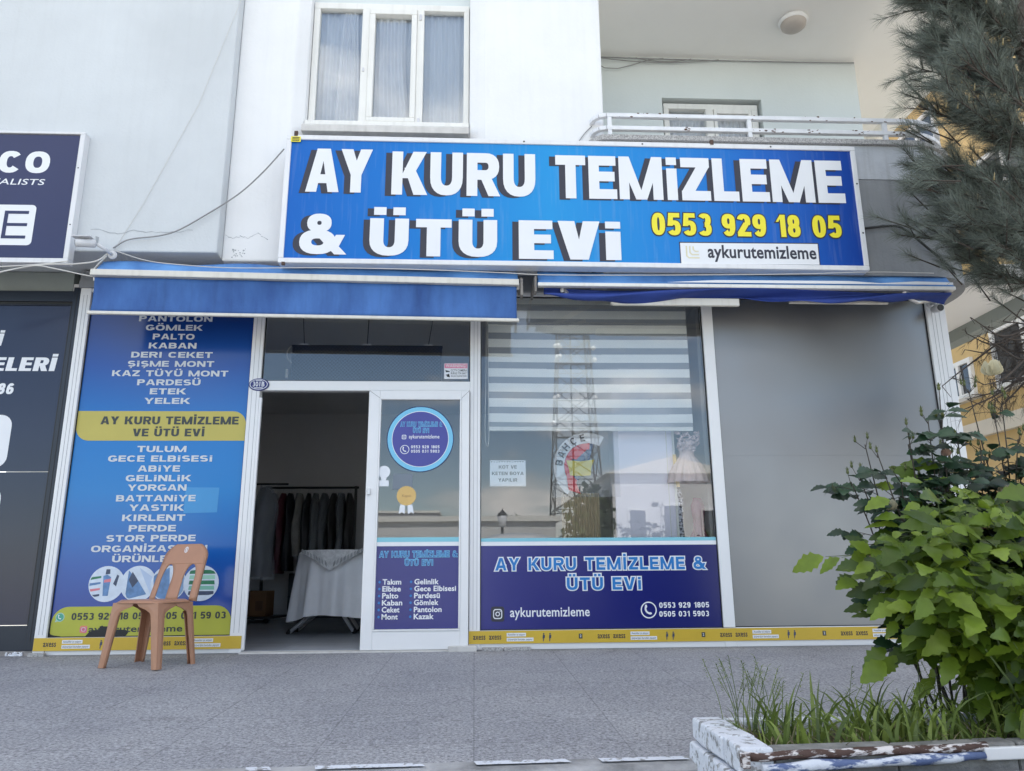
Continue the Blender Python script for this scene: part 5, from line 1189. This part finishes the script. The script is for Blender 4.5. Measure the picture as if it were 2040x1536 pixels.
mb = MB(); mb.grid(lambda u, v: (lerp(.9, 4.4, u), lerp(-3.74, -3.35, v), -.012+.014*math.sin(u*60)*math.sin(v*9)+.008*math.sin(u*131+v*5)), 120, 14); o = mb.build('soil', M['soil']); o['kind'] = 'structure'

def leafmat(name, c, isl=.35, tr=.28, rough=.42): return pm(name, c, rough, .22, 14, spec=.45, island=isl, trans=tr)
M['leaf_bright'] = leafmat('bright green leaf', (.130, .205, .020), .62, .35, .36)
M['leaf_dark'] = leafmat('dark rose leaf', (.022, .055, .024), .4, .15, .38)
M['stem'] = pm('brown green stem', (.05, .04, .028), .7, .3, 20)
M['stem_green'] = pm('green stem', (.10, .14, .04), .6, .2, 20)
M['petal'] = pm('cream petal', (.66, .60, .42), .6, .1, 20, island=.12, trans=.3)
M['petal_pink'] = pm('blush petal', (.60, .40, .32), .6, .2, 20, island=.12, trans=.3)
M['needle'] = pm('pine needle', (.145, .170, .140), .55, .25, 6, island=.4)
M['needle_dry'] = pm('dry pine needle', (.035, .026, .020), .7, .3, 6, island=.4)
M['bark'] = pm('pine bark', (.07, .055, .045), .9, .35, 14, .8, 30)
M['grass'] = pm('fresh grass', (.15, .21, .04), .5, .25, 6, island=.5, trans=.25)
M['straw'] = pm('dry grass', (.26, .22, .12), .7, .2, 8, island=.3)
def rot_frame(d, upv):
    d = d.normalized(); s = d.cross(upv)
    if s.length < 1e-4: s = Vector((1, 0, 0))
    s.normalize(); return d, s, s.cross(d)
def leaf(mb, p, d, nrm, L_, W_, fold=.25, droop=.3, prof=(0, .55, .95, 1.0, .8, .45, .0), serr=.0, mi=0):
    d, s, u = rot_frame(d, nrm); n = len(prof); v = []
    for i, w_ in enumerate(prof):
        t = i/(n-1); c = p+d*L_*t-u*droop*L_*t*t; ww = w_*W_/2*(1+serr*(1 if i % 2 else -1)); e = u*fold*ww
        v += [c-s*ww+e, c, c+s*ww+e]
    f = []
    for i in range(n-1):
        a = 3*i; f += [(a, a+1, a+4, a+3), (a+1, a+2, a+5, a+4)]
    mb.add(v, f, mi, True)
def rv(a=1.): return Vector((random.uniform(-a, a), random.uniform(-a, a), random.uniform(-a, a)))
SER = (0, .42, .62, .95, .84, 1.06, .80, .74, .46, .36, 0)
# --- rose bush
rb_ = thing('rose_bush', 'dark leaved rose bush with cream buds rising behind the bright shrub', 'rose bush', (1.95, -3.15, -.02))
stems, lf, fl_, bud = MB(), MB(), MB(), MB()
tips = [(1.607, .93), (1.63, .95), (1.716, 1.10), (1.69, 1.04), (1.81, 1.13), (1.84, 1.08), (1.925, 1.18), (1.987, 1.28), (1.955, 1.15), (2.06, 1.06), (2.247, 1.36), (2.15, 1.1), (2.3, 1.22), (2.38, 1.3), (2.45, 1.15), (2.1, .96), (1.78, .93), (2.5, 1.4), (2.55, 1.05), (2.22, 1.02), (2.34, 1.02)]+[(random.uniform(1.9, 2.5), random.uniform(.74, 1.12)) for _ in range(26)]
def flower(p, r, mt):
    for k in range(9):
        a = k*2.4; d = Vector((math.cos(a), math.sin(a), .9-.06*k)).normalized()
        leaf(mt, p+d*r*.1, (d+Vector((0, 0, .6))).normalized(), -d, r*1.5, r*1.3, -.5, -.25, (.3, .8, 1, 1, .7, .2))
pet2 = MB()
for i, (tx, tz) in enumerate(tips):
    y1 = -3.12+random.uniform(-.12, .14); base = Vector((lerp(1.95, tx, .55)+random.uniform(-.04, .04), -3.2+random.uniform(-.1, .1), .0))
    tip = Vector((tx, y1, tz)); mid = base.lerp(tip, .55)+Vector((random.uniform(-.03, .05), random.uniform(-.04, .04), .03))
    pts = smooth([base, base.lerp(mid, .5)+rv(.02), mid, mid.lerp(tip, .5)+rv(.012), tip], 5)
    n = len(pts); stems.tube(pts, [lerp(.0055, .002, k/(n-1)) for k in range(n)], 6)
    for k in range(3, n-1):
        t = k/(n-1)
        if t < .25 or random.random() < .12: continue
        if t > .8 and random.random() < .6: continue
        a = random.uniform(0, 6.28); d = Vector((math.cos(a), math.sin(a)*.8-.25, random.uniform(-.15, .5))).normalized(); p = pts[k]
        q = p+d*.06; stems.tube([p, p+d*.05+Vector((0, 0, .008)), p+d*.11], [.0016, .0013, .001], 4)
        sz = random.uniform(.06, .10)*(1.1-.25*t)
        for off, sd_ in ((.11, 0), (.085, 1), (.085, -1), (.045, 1), (.045, -1))[:random.choice((3, 5, 5))]:
            dd = d if sd_ == 0 else (d*.45+d.cross(Vector((0, 0, 1))).normalized()*sd_).normalized()
            leaf(lf, p+d*off, (dd+rv(.15)+Vector((0, 0, -.1))).normalized(), Vector((0, 0, .8))+rv(.5)+Vector((0, -.8, 0)), sz, sz*.68, .22, .25, SER, .05)
    for j in range(random.choice((1, 2, 3, 4))):
        e = tip+Vector((random.uniform(-.035, .035), random.uniform(-.03, .03), random.uniform(.01, .045))); stems.tube([tip-Vector((0, 0, .02)), e], [.0016, .0013], 4)
        bud.lathe([(.0005, -.006), (.0055, -.002), (.0065, .005), (.003, .014), (.0004, .022)], tuple(e), 7)
        for k in range(3): leaf(bud, e+Vector((0, 0, .004)), Vector((math.cos(k*2.1)*.3, math.sin(k*2.1)*.3, 1)), Vector((math.cos(k*2.1), math.sin(k*2.1), 0)), .026, .006, .1, -.2)
for p, r in (((2.225, -3.2, 1.372), .042), ((1.70, -3.2, .800), .028), ((2.46, -3.25, .74), .035), ((2.20, -3.2, .86), .03), ((1.99, -3.2, .95), .020), ((1.91, -3.2, .70), .034)): flower(Vector(p), r, fl_)
for p, r in (((1.955, -3.22, 1.02), .020), ((2.05, -3.25, .72), .022), ((1.60, -3.2, .60), .014), ((2.0, -3.22, .74), .02)): flower(Vector(p), r, pet2)
stems.build('stems', M['stem'], rb_); lf.build('leaves', M['leaf_dark'], rb_); bud.build('buds', leafmat('bud green', (.11, .13, .04), .2, .1), rb_); fl_.build('flowers', M['petal'], rb_); pet2.build('pink_buds', M['petal_pink'], rb_)
# --- bright compound leaved shrub
sb = thing('leafy_shrub', 'bright green leafy shrub spilling over the planter at right', 'shrub', (2.1, -3.45, 0))
stems, lf = MB(), MB()
def inside(x, z):
    lim = [(.03, 1.98), (.10, 1.90), (.18, 1.84), (.28, 1.72), (.36, 1.64), (.44, 1.57), (.52, 1.50), (.60, 1.49), (.66, 1.54), (.72, 1.60), (.78, 1.68), (.84, 1.9), (.9, 2.12), (.96, 2.3), (1.02, 2.5)]
    for (z0, x0), (z1, x1) in zip(lim, lim[1:]):
        if z0 <= z <= z1: return x > lerp(x0, x1, (z-z0)/(z1-z0))
    return False
def spray(p, d, n, sz, mb_l, mb_s):
    for k in range(n):
        t = k/max(1, n-1); sd_ = 0 if k == n-1 else (1 if k % 2 else -1)
        q = p+d*(sz*.9*(k//2+ (1 if sd_ == 0 else 0))*.75); dd = d if sd_ == 0 else (d*.55+d.cross(Vector((0, 0, 1))).normalized()*sd_).normalized()
        leaf(mb_l, q+dd*.012, (dd+rv(.2)+Vector((0, 0, -.25))).normalized(), Vector((0, -.95, .75))+rv(.55), sz*random.uniform(.85, 1.25), sz*random.uniform(.5, .68), .18, random.uniform(.15, .5), SER, random.uniform(.0, .1))
    mb_s.tube([p-d*.02, p+d*sz*1.4], [.0018, .001], 4)
cnt = 0; hub = Vector((2.25, -3.42, .1))
while cnt < 960:
    x, z = (random.uniform(1.40, 2.85), random.uniform(.04, 1.0)) if random.random() < .6 else (random.uniform(1.55, 2.7), random.uniform(.04, .5))
    if not inside(x, z): continue
    yy = -3.42+random.uniform(-.26, .22)
    p = Vector((x+.03, yy, z)); d = (p-Vector((2.3, -3.40, z-.25))); d = Vector((d.x*.8, d.y-.12, .05)).normalized(); d = (d+rv(.55)).normalized()
    spray(p, d, random.choice((3, 5, 5, 3)), random.choice((.05, .06, .07, .08, .09, .10, .118))*random.uniform(.8, 1.1), lf, stems); cnt += 1
for k in range(18):
    x, z = random.uniform(1.6, 2.7), random.uniform(.2, .9)
    if not inside(x, z): continue
    q = Vector((x, -3.42+random.uniform(-.2, .2), z)); stems.tube(smooth([hub+Vector((random.uniform(-.3, .3), random.uniform(-.08, .08), -.1)), hub.lerp(q, .5)+Vector((0, 0, .08))+rv(.03), q], 6), [.006-.0003*i for i in range(13)], 6)
for a, b in (((1.86, -3.55, .02), (1.77, -3.62, .42)), ((1.84, -3.62, .10), (1.70, -3.68, .30))): stems.tube([a, Vector(a).lerp(Vector(b), .5)+Vector((.012, 0, 0)), b], [.005, .004, .003], 6)
stems.build('stems', M['stem_green'], sb); lf.build('leaves', M['leaf_bright'], sb)
# --- grass in the planter
mb = MB(); st = MB()
def blade(mb, p, h, lean, ang, w_, bend, n=6):
    d = Vector((math.cos(ang), math.sin(ang), 0)); s = Vector((1, random.uniform(-.7, .7), random.uniform(-.15, .15))).normalized(); v = []
    for i in range(n+1):
        t = i/n; c = p+Vector((0, 0, 1))*h*(t-bend*.45*t**3)+d*lean*t**1.8; ww = w_*(1-t**1.6)*.5+.0003
        v += [c-s*ww, c+s*ww]
    mb.add(v, [(2*i, 2*i+1, 2*i+3, 2*i+2) for i in range(n)], smooth=True)
for k in range(700):
    x = random.uniform(.93, 2.5) if random.random() < .8 else random.uniform(1.3, 1.9); y = random.uniform(-3.72, -3.38)
    tall = random.random() < .42 and x > .98
    blade(mb, Vector((x, y, -.015)), random.uniform(.16, .29) if tall else random.uniform(.05, .13), random.uniform(.05, .20), random.uniform(0, 6.28), random.uniform(.008, .017) if tall else random.uniform(.004, .009), random.uniform(.4, 1.5) if tall else random.uniform(.2, 1.0))
for k in range(420): blade(st, Vector((random.uniform(.93, 2.4), random.uniform(-3.73, -3.40), -.012)), random.uniform(.03, .10), random.uniform(.02, .10), random.uniform(0, 6.28), random.uniform(.003, .006), random.uniform(.2, 1))
for k in range(40):
    x = random.choice((random.uniform(.9, 1.05), random.uniform(1.25, 1.8))); p = Vector((x, random.uniform(-3.6, -3.3), 0)); a = random.uniform(0, 6.28); h = random.uniform(.15, .27)
    tip = p+Vector((math.cos(a)*.07, math.sin(a)*.05, h)); mb.tube(smooth([p, p.lerp(tip, .5)-Vector((math.cos(a)*.015, 0, 0)), tip], 4), .0011, 4)
    for j in range(10): leaf(mb, tip-(tip-p)*.03*j, (Vector((math.cos(a+j*2), math.sin(a+j*2), .8))).normalized(), Vector((0, 0, 1)), .022, .0035)
o = mb.build('grass', M['grass']); tag(o, 'long green grass growing in the planter', 'grass', kind='stuff')
o = st.build('dry_grass', M['straw']); tag(o, 'dry straw coloured grass at the bottom of the planter', 'dry grass', kind='stuff')
# --- pine
pn_ = thing('pine_tree', 'dark long needled pine tree hanging in from the right edge', 'pine tree', (4.45, -1.35, 0))
tr, nd, nd2, br2 = MB(), MB(), MB(), MB()
trunk = smooth([(4.5, -1.4, -.1), (4.46, -1.38, 1.0), (4.42, -1.36, 2.2), (4.33, -1.32, 3.6), (4.22, -1.35, 5.0), (4.2, -1.35, 6.4)], 5)
tr.tube(trunk, [lerp(.12, .06, i/(len(trunk)-1)) for i in range(len(trunk))], 12)
def tuft(P, d, L_, n, dst, spread=1.15, w_=.0009):
    d = d.normalized(); a = d.cross(Vector((0, 0, 1)) if abs(d.z) < .9 else Vector((1, 0, 0))).normalized(); b = d.cross(a); V = []; F = []
    for k in range(n):
        t = random.random(); ang = random.uniform(0, 6.28); s_ = spread*random.uniform(.3, 1.0)
        q = (d+(a*math.cos(ang)+b*math.sin(ang))*s_).normalized(); p0 = P+d*(t-.8)*.16; l_ = L_*random.uniform(.75, 1.1)
        sd_ = q.cross(rv(1)).normalized()*w_; p1 = p0+q*l_*.55; p2 = p0+q*l_-Vector((0, 0, .010)); i = len(V)
        V += [p0-sd_, p0+sd_, p1+sd_*.9, p1-sd_*.9, p2]; F += [(i, i+1, i+2, i+3), (i+3, i+2, i+4)]
    dst.add(V, F)
PLIM = [(2.5, 3.58), (2.64, 3.31), (2.79, 3.22), (2.94, 3.04), (3.08, 2.92), (3.23, 2.77), (3.34, 2.77), (3.46, 2.98), (3.53, 3.2), (3.64, 3.04), (3.83, 2.95), (4.13, 3.01), (4.28, 3.19), (4.43, 3.13), (4.65, 3.22), (4.95, 3.1), (5.13, 3.25), (5.39, 3.43)]
def pin(x, z):
    for (z0, x0), (z1, x1) in zip(PLIM, PLIM[1:]):
        if z0 <= z <= z1: return x > lerp(x0, x1, (z-z0)/(z1-z0))+.20
    return False
for h in np.linspace(2.6, 5.6, 17):
    for j in range(3):
        a = random.uniform(2.3, 4.0); ln = random.uniform(.7, 1.5); z0 = h+random.uniform(-.15, .15)
        p0 = Vector((4.36, -1.35, z0)); p2 = p0+Vector((math.cos(a)*ln, math.sin(a)*ln*.45, random.uniform(-.05, .32)))
        while not pin(p2.x-.12, p2.z) and p2.x < 4.2: p2 = p2.lerp(p0, .12)
        pts = smooth([p0, p0.lerp(p2, .5)+Vector((0, 0, -.07))+rv(.05), p2], 6)
        br2.tube(pts, [lerp(.018, .005, i/(len(pts)-1)) for i in range(len(pts))], 6)
        for i in range(3, len(pts)):
            for s_ in range(3):
                d = (pts[i]-pts[i-1]).normalized()+rv(.8)+Vector((-.2, 0, .4)); e = pts[i]+d.normalized()*random.uniform(.08, .28)
                if not pin(e.x, e.z): continue
                br2.tube([pts[i], e], [.005, .003], 5); tuft(e, d, random.uniform(.09, .135), 85, nd)
cnt = 0
while cnt < 150:
    x, z = random.uniform(2.77, 4.1), (random.uniform(2.53, 5.4) if random.random() < .75 else random.uniform(2.53, 3.4))
    if not pin(x, z): continue
    e = Vector((x, -1.35+random.uniform(-.42, .4), z)); d = Vector((e.x-4.1, (e.y+1.35)*.8, .55)).normalized()+rv(.5)
    br2.tube([e, e-d.normalized()*random.uniform(.18, .3)+Vector((.04, 0, 0))], [.004, .006], 5); tuft(e, d, random.uniform(.09, .14), 110, nd); cnt += 1
cd_ = MB()
for k in range(16):
    x, z = random.uniform(3.1, 3.8), random.uniform(3.0, 5.2)
    if pin(x, z): cd_.tube([(x, -1.70, z), (x+.006, -1.71, z+.05)], [.006, .003], 6)
# bare dry twigs lower down
for k in range(24):
    p0 = Vector((4.3, -1.3, random.uniform(1.75, 2.35))); e = Vector((random.uniform(3.3, 3.9), -1.3+random.uniform(-.3, .2), random.uniform(1.55, 2.28)))
    pts = smooth([p0, p0.lerp(e, .4)+Vector((0, 0, .09))+rv(.05), p0.lerp(e, .75)+rv(.05), e], 5); br2.tube(pts, [lerp(.012, .003, i/(len(pts)-1)) for i in range(len(pts))], 5)
    for i in range(5, len(pts), 2):
        d = rv(1)+Vector((-.2, 0, -.4)); q = pts[i]+d.normalized()*random.uniform(.04, .12); br2.tube([pts[i], q], [.0035, .002], 4)
        if random.random() < .6: tuft(q, d, random.uniform(.06, .11), 22, nd2, .9)
for k in range(30):
    e = Vector((random.uniform(3.55, 4.1), -1.3+random.uniform(-.2, .2), random.uniform(1.6, 2.3))); tuft(e, Vector((-.1, 0, -1))+rv(.5), random.uniform(.09, .13), 46, nd2, .7)
tr.build('trunk', M['bark'], pn_); br2.build('branches', M['bark'], pn_); nd.build('crown', M['needle'], pn_); nd2.build('dry_twigs', M['needle_dry'], pn_); cd_.build('candles', pm('pale bud candle', (.30, .24, .12), .7, .2, 20), pn_)

# ------------------------------------------------------------------ yellow block beyond the corner
yl_ = thing('yellow_building', 'yellow apartment block with white windows beyond the right corner', 'building', (12, 9, -1))
M['yellow_wall'] = pm('yellow render', (.64, .47, .23), .9, .06, .7, .15, 30, streak=.06)
M['tan_eave'] = pm('tan eave', (.50, .33, .20), .8, .1, 2)
XW = 8.0
mb = MB(); mb.box(XW, 18, 2.2, 22, -1, 9.0); mb.build('wall', M['yellow_wall'], yl_)
mb = MB(); mb.box(XW-.55, 18.4, 1.8, 22.4, 9.0, 9.25); mb.build('eave', M['tan_eave'], yl_)
mb = MB(); mb.box(XW-.1, XW, 2.2, 22, 2.62, 2.86); mb.build('band', pm('pale cornice', (.66, .62, .55), .8, .05, 2), yl_)
def ywin(y0, y1, z0, z1):
    f = MB(); f.box(XW-.06, XW+.02, y0, y1, z0, z0+.07).box(XW-.06, XW+.02, y0, y1, z1-.07, z1)
    for y in (y0, (y0+y1)/2-.035, y1-.07): f.box(XW-.06, XW+.02, y, y+.07, z0+.07, z1-.07)
    f = f.build('window', M['frame'], yl_); MB().box(XW-.02, XW-.012, y0+.05, y1-.05, z0+.05, z1-.05).build('pane', pm('dark pane', (.05, .055, .065), .06, .1, 2), f)
    MB().box(XW-.12, XW, y0-.08, y1+.08, z0-.06, z0-.002).build('sill', M['marble'], f)
ywin(3.3, 4.72, 3.25, 4.19); ywin(5.25, 5.95, 3.3, 3.93); ywin(5.1, 6.0, 5.6, 6.9); ywin(3.2, 4.4, 5.6, 6.9); ywin(7.4, 8.6, 5.6, 6.9); ywin(7.2, 8.4, 3.0, 4.2); ywin(5.2, 6.3, 7.4, 8.5); ywin(3.2, 4.4, .6, 1.9)
mb = MB().box(XW-.7, XW, 6.3, 8.9, 7.0, 7.12).box(XW-.7, XW-.66, 6.3, 8.9, 7.12, 7.9); mb.build('balcony', M['white_plaster'], yl_)

# ------------------------------------------------------------------ across the street (mirrored in the panes)
M['lattice'] = pm('galvanised steel', (.11, .105, .10), .6, .15, 3, metal=.2)
tw = thing('radio_mast', 'tall steel lattice radio mast across the street mirrored in the window', 'mast', (6.1, -40, -1))
mb = MB(); tz = np.linspace(-1, 22, 14)
def leg(k, z): h = lerp(1.7, .6, (z+1)/23); return Vector((6.1+h*(1 if k in (0, 3) else -1), -40+h*(1 if k < 2 else -1), z))
for k in range(4):
    mb.bar(leg(k, -1), leg(k, 22), .085)
    for a, b in zip(tz, tz[1:]):
        mb.bar(leg(k, a), leg((k+1) % 4, b), .05); mb.bar(leg((k+1) % 4, a), leg(k, b), .05); mb.bar(leg(k, b), leg((k+1) % 4, b), .05)
mb.tube([(5.9, -39.2, -1), (5.9, -39.2, 21)], .06, 6); mb.build('lattice', M['lattice'], tw)
mb = MB()
for z in (8.6, 13.2, 18.5): h = lerp(1.7, .6, (z+1)/23)+.1; mb.box(6.1-h, 6.1+h, -40+h-.3, -40+h, z, z+.06); mb.box(6.1-h, 6.1+h, -40+h-.05, -40+h, z+.9, z+.96)
mb.each('platform', M['lattice'], tw)
mb = MB()
for k in range(22): z = random.choice((8.9, 9.4, 13.5, 14.2, 11, 16, 17.5)); a = random.choice((-1, 1)); mb.lathe([(0, 0), (.15, .02), (.16, .12), (.0, .15)], (6.1+a*(lerp(1.7, .6, (z+1)/23)+random.uniform(-.1, .3)), -39+random.uniform(-.2, .8), z), 10, axis='y')
mb.each('dish', M['white_print'], tw)
def house(name, label, x0, x1, y0, y1, z1, gable, m, wins):
    t = thing(name, label, 'building', ((x0+x1)/2, (y0+y1)/2, -1)); mb = MB().box(x0, x1, y0, y1, -1, z1); mb.build('wall', m, t)
    xm = (x0+x1)/2
    if gable:
        mb = MB(); v = [(x0-.3, y1+.3, z1), (x1+.3, y1+.3, z1), (xm, y1+.3, z1+gable), (x0-.3, y0, z1), (x1+.3, y0, z1), (xm, y0, z1+gable)]; mb.add(v, [(0, 1, 2), (3, 5, 4), (0, 2, 5, 3), (1, 4, 5, 2), (0, 3, 4, 1)]); mb.build('roof', M['frame_warm'], t)
    else: MB().box(x0-.2, x1+.2, y0, y1+.2, z1, z1+.25).build('roof', M['frame_warm'], t)
    for (a, b, c, d) in wins:
        f = MB().box(a, b, y1, y1+.06, c, d).build('window', M['frame'], t); MB().box(a+.08, b-.08, y1+.06, y1+.075, c+.08, d-.08).build('pane', M['black'], f)
house('gabled_house', 'white gabled pavilion across the street mirrored in the window', 5.6, 10.6, -31, -25, 4.6, .7, pm('white render', (.72, .72, .74), .8, .04, 1), [(6.2, 7.0, 1.2, 3.2), (7.6, 8.5, 1.2, 3.4), (9.2, 10, 1.2, 3.2)])
house('long_hall', 'long low white hall across the street mirrored in the panes', -9, 4.0, -45, -32, 3.2, 0, pm('pale sheet', (.62, .62, .62), .8, .05, 1), [(-8+1.6*k, -7+1.6*k, .6, 1.5) for k in range(7)])
house('far_block', 'far grey apartment block mirrored in the door pane', -14, -4, -90, -80, 7.5, 0, pm('far grey render', (.42, .42, .44), .8, .06, 1), [(-13.5+1.4*k, -12.7+1.4*k, 2+2.2*j, 3.2+2.2*j) for k in range(7) for j in range(2)])
def tree(x, y, h, r, lab):
    t = thing('round_tree', lab, 'tree', (x, y, -.95)); MB().tube([(x, y, -.95), (x+.1, y, h*.35), (x, y, h*.6)], [.2, .14, .08], 8).build('trunk', M['bark'], t)
    mb = MB()
    for k in range(1500):
        q = Vector((random.gauss(0, .5), random.gauss(0, .5), random.gauss(0, .5)));
        if q.length > 1.05: continue
        p = Vector((x+q.x*r, y+q.y*r, h*.62+q.z*h*.42)); leaf(mb, p, rv(1), rv(1), .30, .2, .1, .2, (.2, 1, .8, .1))
    mb.build('crown', leafmat('street tree leaf', (.045, .075, .022), .4, .15), t)
tree(5.0, -26, 4.2, 1.3, 'dense green street tree beside the radio mast'); tree(4.0, -60, 5.5, 2.4, 'broad far street tree behind the long hall'); tree(13.5, -30, 5.5, 2.0, 'tall street tree right of the gabled pavilion'); tree(-12, -34, 5, 2, 'street tree at the left end of the long hall')
lp = thing('street_lamp', 'slim black street lamp mirrored in the window', 'lamp', (1.0, -22, -.95))
MB().tube([(1.0, -22, -.95), (1.0, -22, 2.3)], .05, 8).build('pole', M['black'], lp); MB().lathe([(.03, 0), (.14, .08), (.18, .42), (.02, .55)], (1.0, -22, 2.3), 10).build('lantern', M['paper'], lp); MB().lathe([(.2, .42), (.05, .58), (.0, .66)], (1.0, -22, 2.3), 10).build('cap', M['black'], lp)
vn = thing('parked_van', 'white van parked across from the shop, mirrored low in the window', 'van', (.9, -9.8, -.95))
mb = MB(); ring_ = []
for y, z, hw in ((-12.2, -.45, .88), (-12.25, .3, .90), (-12.1, 1.1, .82), (-11.9, 1.36, .70), (-9.6, 1.42, .70), (-8.9, 1.2, .78), (-8.4, .4, .88), (-7.7, .15, .88), (-7.55, -.45, .86)): ring_.append((y, z, hw))
v = []
for y, z, hw in ring_:
    for k in range(9): t = k/8*2-1; v.append((.9+hw*t, y, z-(.10*abs(t)**3 if z > .9 else 0)))
mb.add(v, [(i*9+k, i*9+k+1, (i+1)*9+k+1, (i+1)*9+k) for i in range(len(ring_)-1) for k in range(8)], smooth=True)
lo = [(0, -.45)]; 
for s_ in (0, 8): mb.add([v[i*9+s_] for i in range(len(ring_))], [list(range(len(ring_)))])
mb.build('body', pm('white car paint', (.75, .76, .78), .2, .02, 2, coat=.5), vn)
mb = MB(); mb.add([(.9-.66, -8.87, 1.14), (.9+.66, -8.87, 1.14), (.9+.76, -8.42, .45), (.9-.76, -8.42, .45)], [(0, 1, 2, 3)]); mb.build('windscreen', M['black'], vn)
for x in (.12, 1.68):
    for y in (-11.5, -8.3): MB().lathe([(.0, -.1), (.30, -.1), (.33, -.05), (.33, .05), (.30, .1), (0, .1)], (x, y, -.62), 20, axis='x').build('wheel', M['black'], vn)
for x in (.25, 1.55): MB().lathe([(0, 0), (.1, 0), (.08, .05), (0, .06)], (x, -7.62, .02), 14, axis='y').each('headlight', M['paper'], vn)
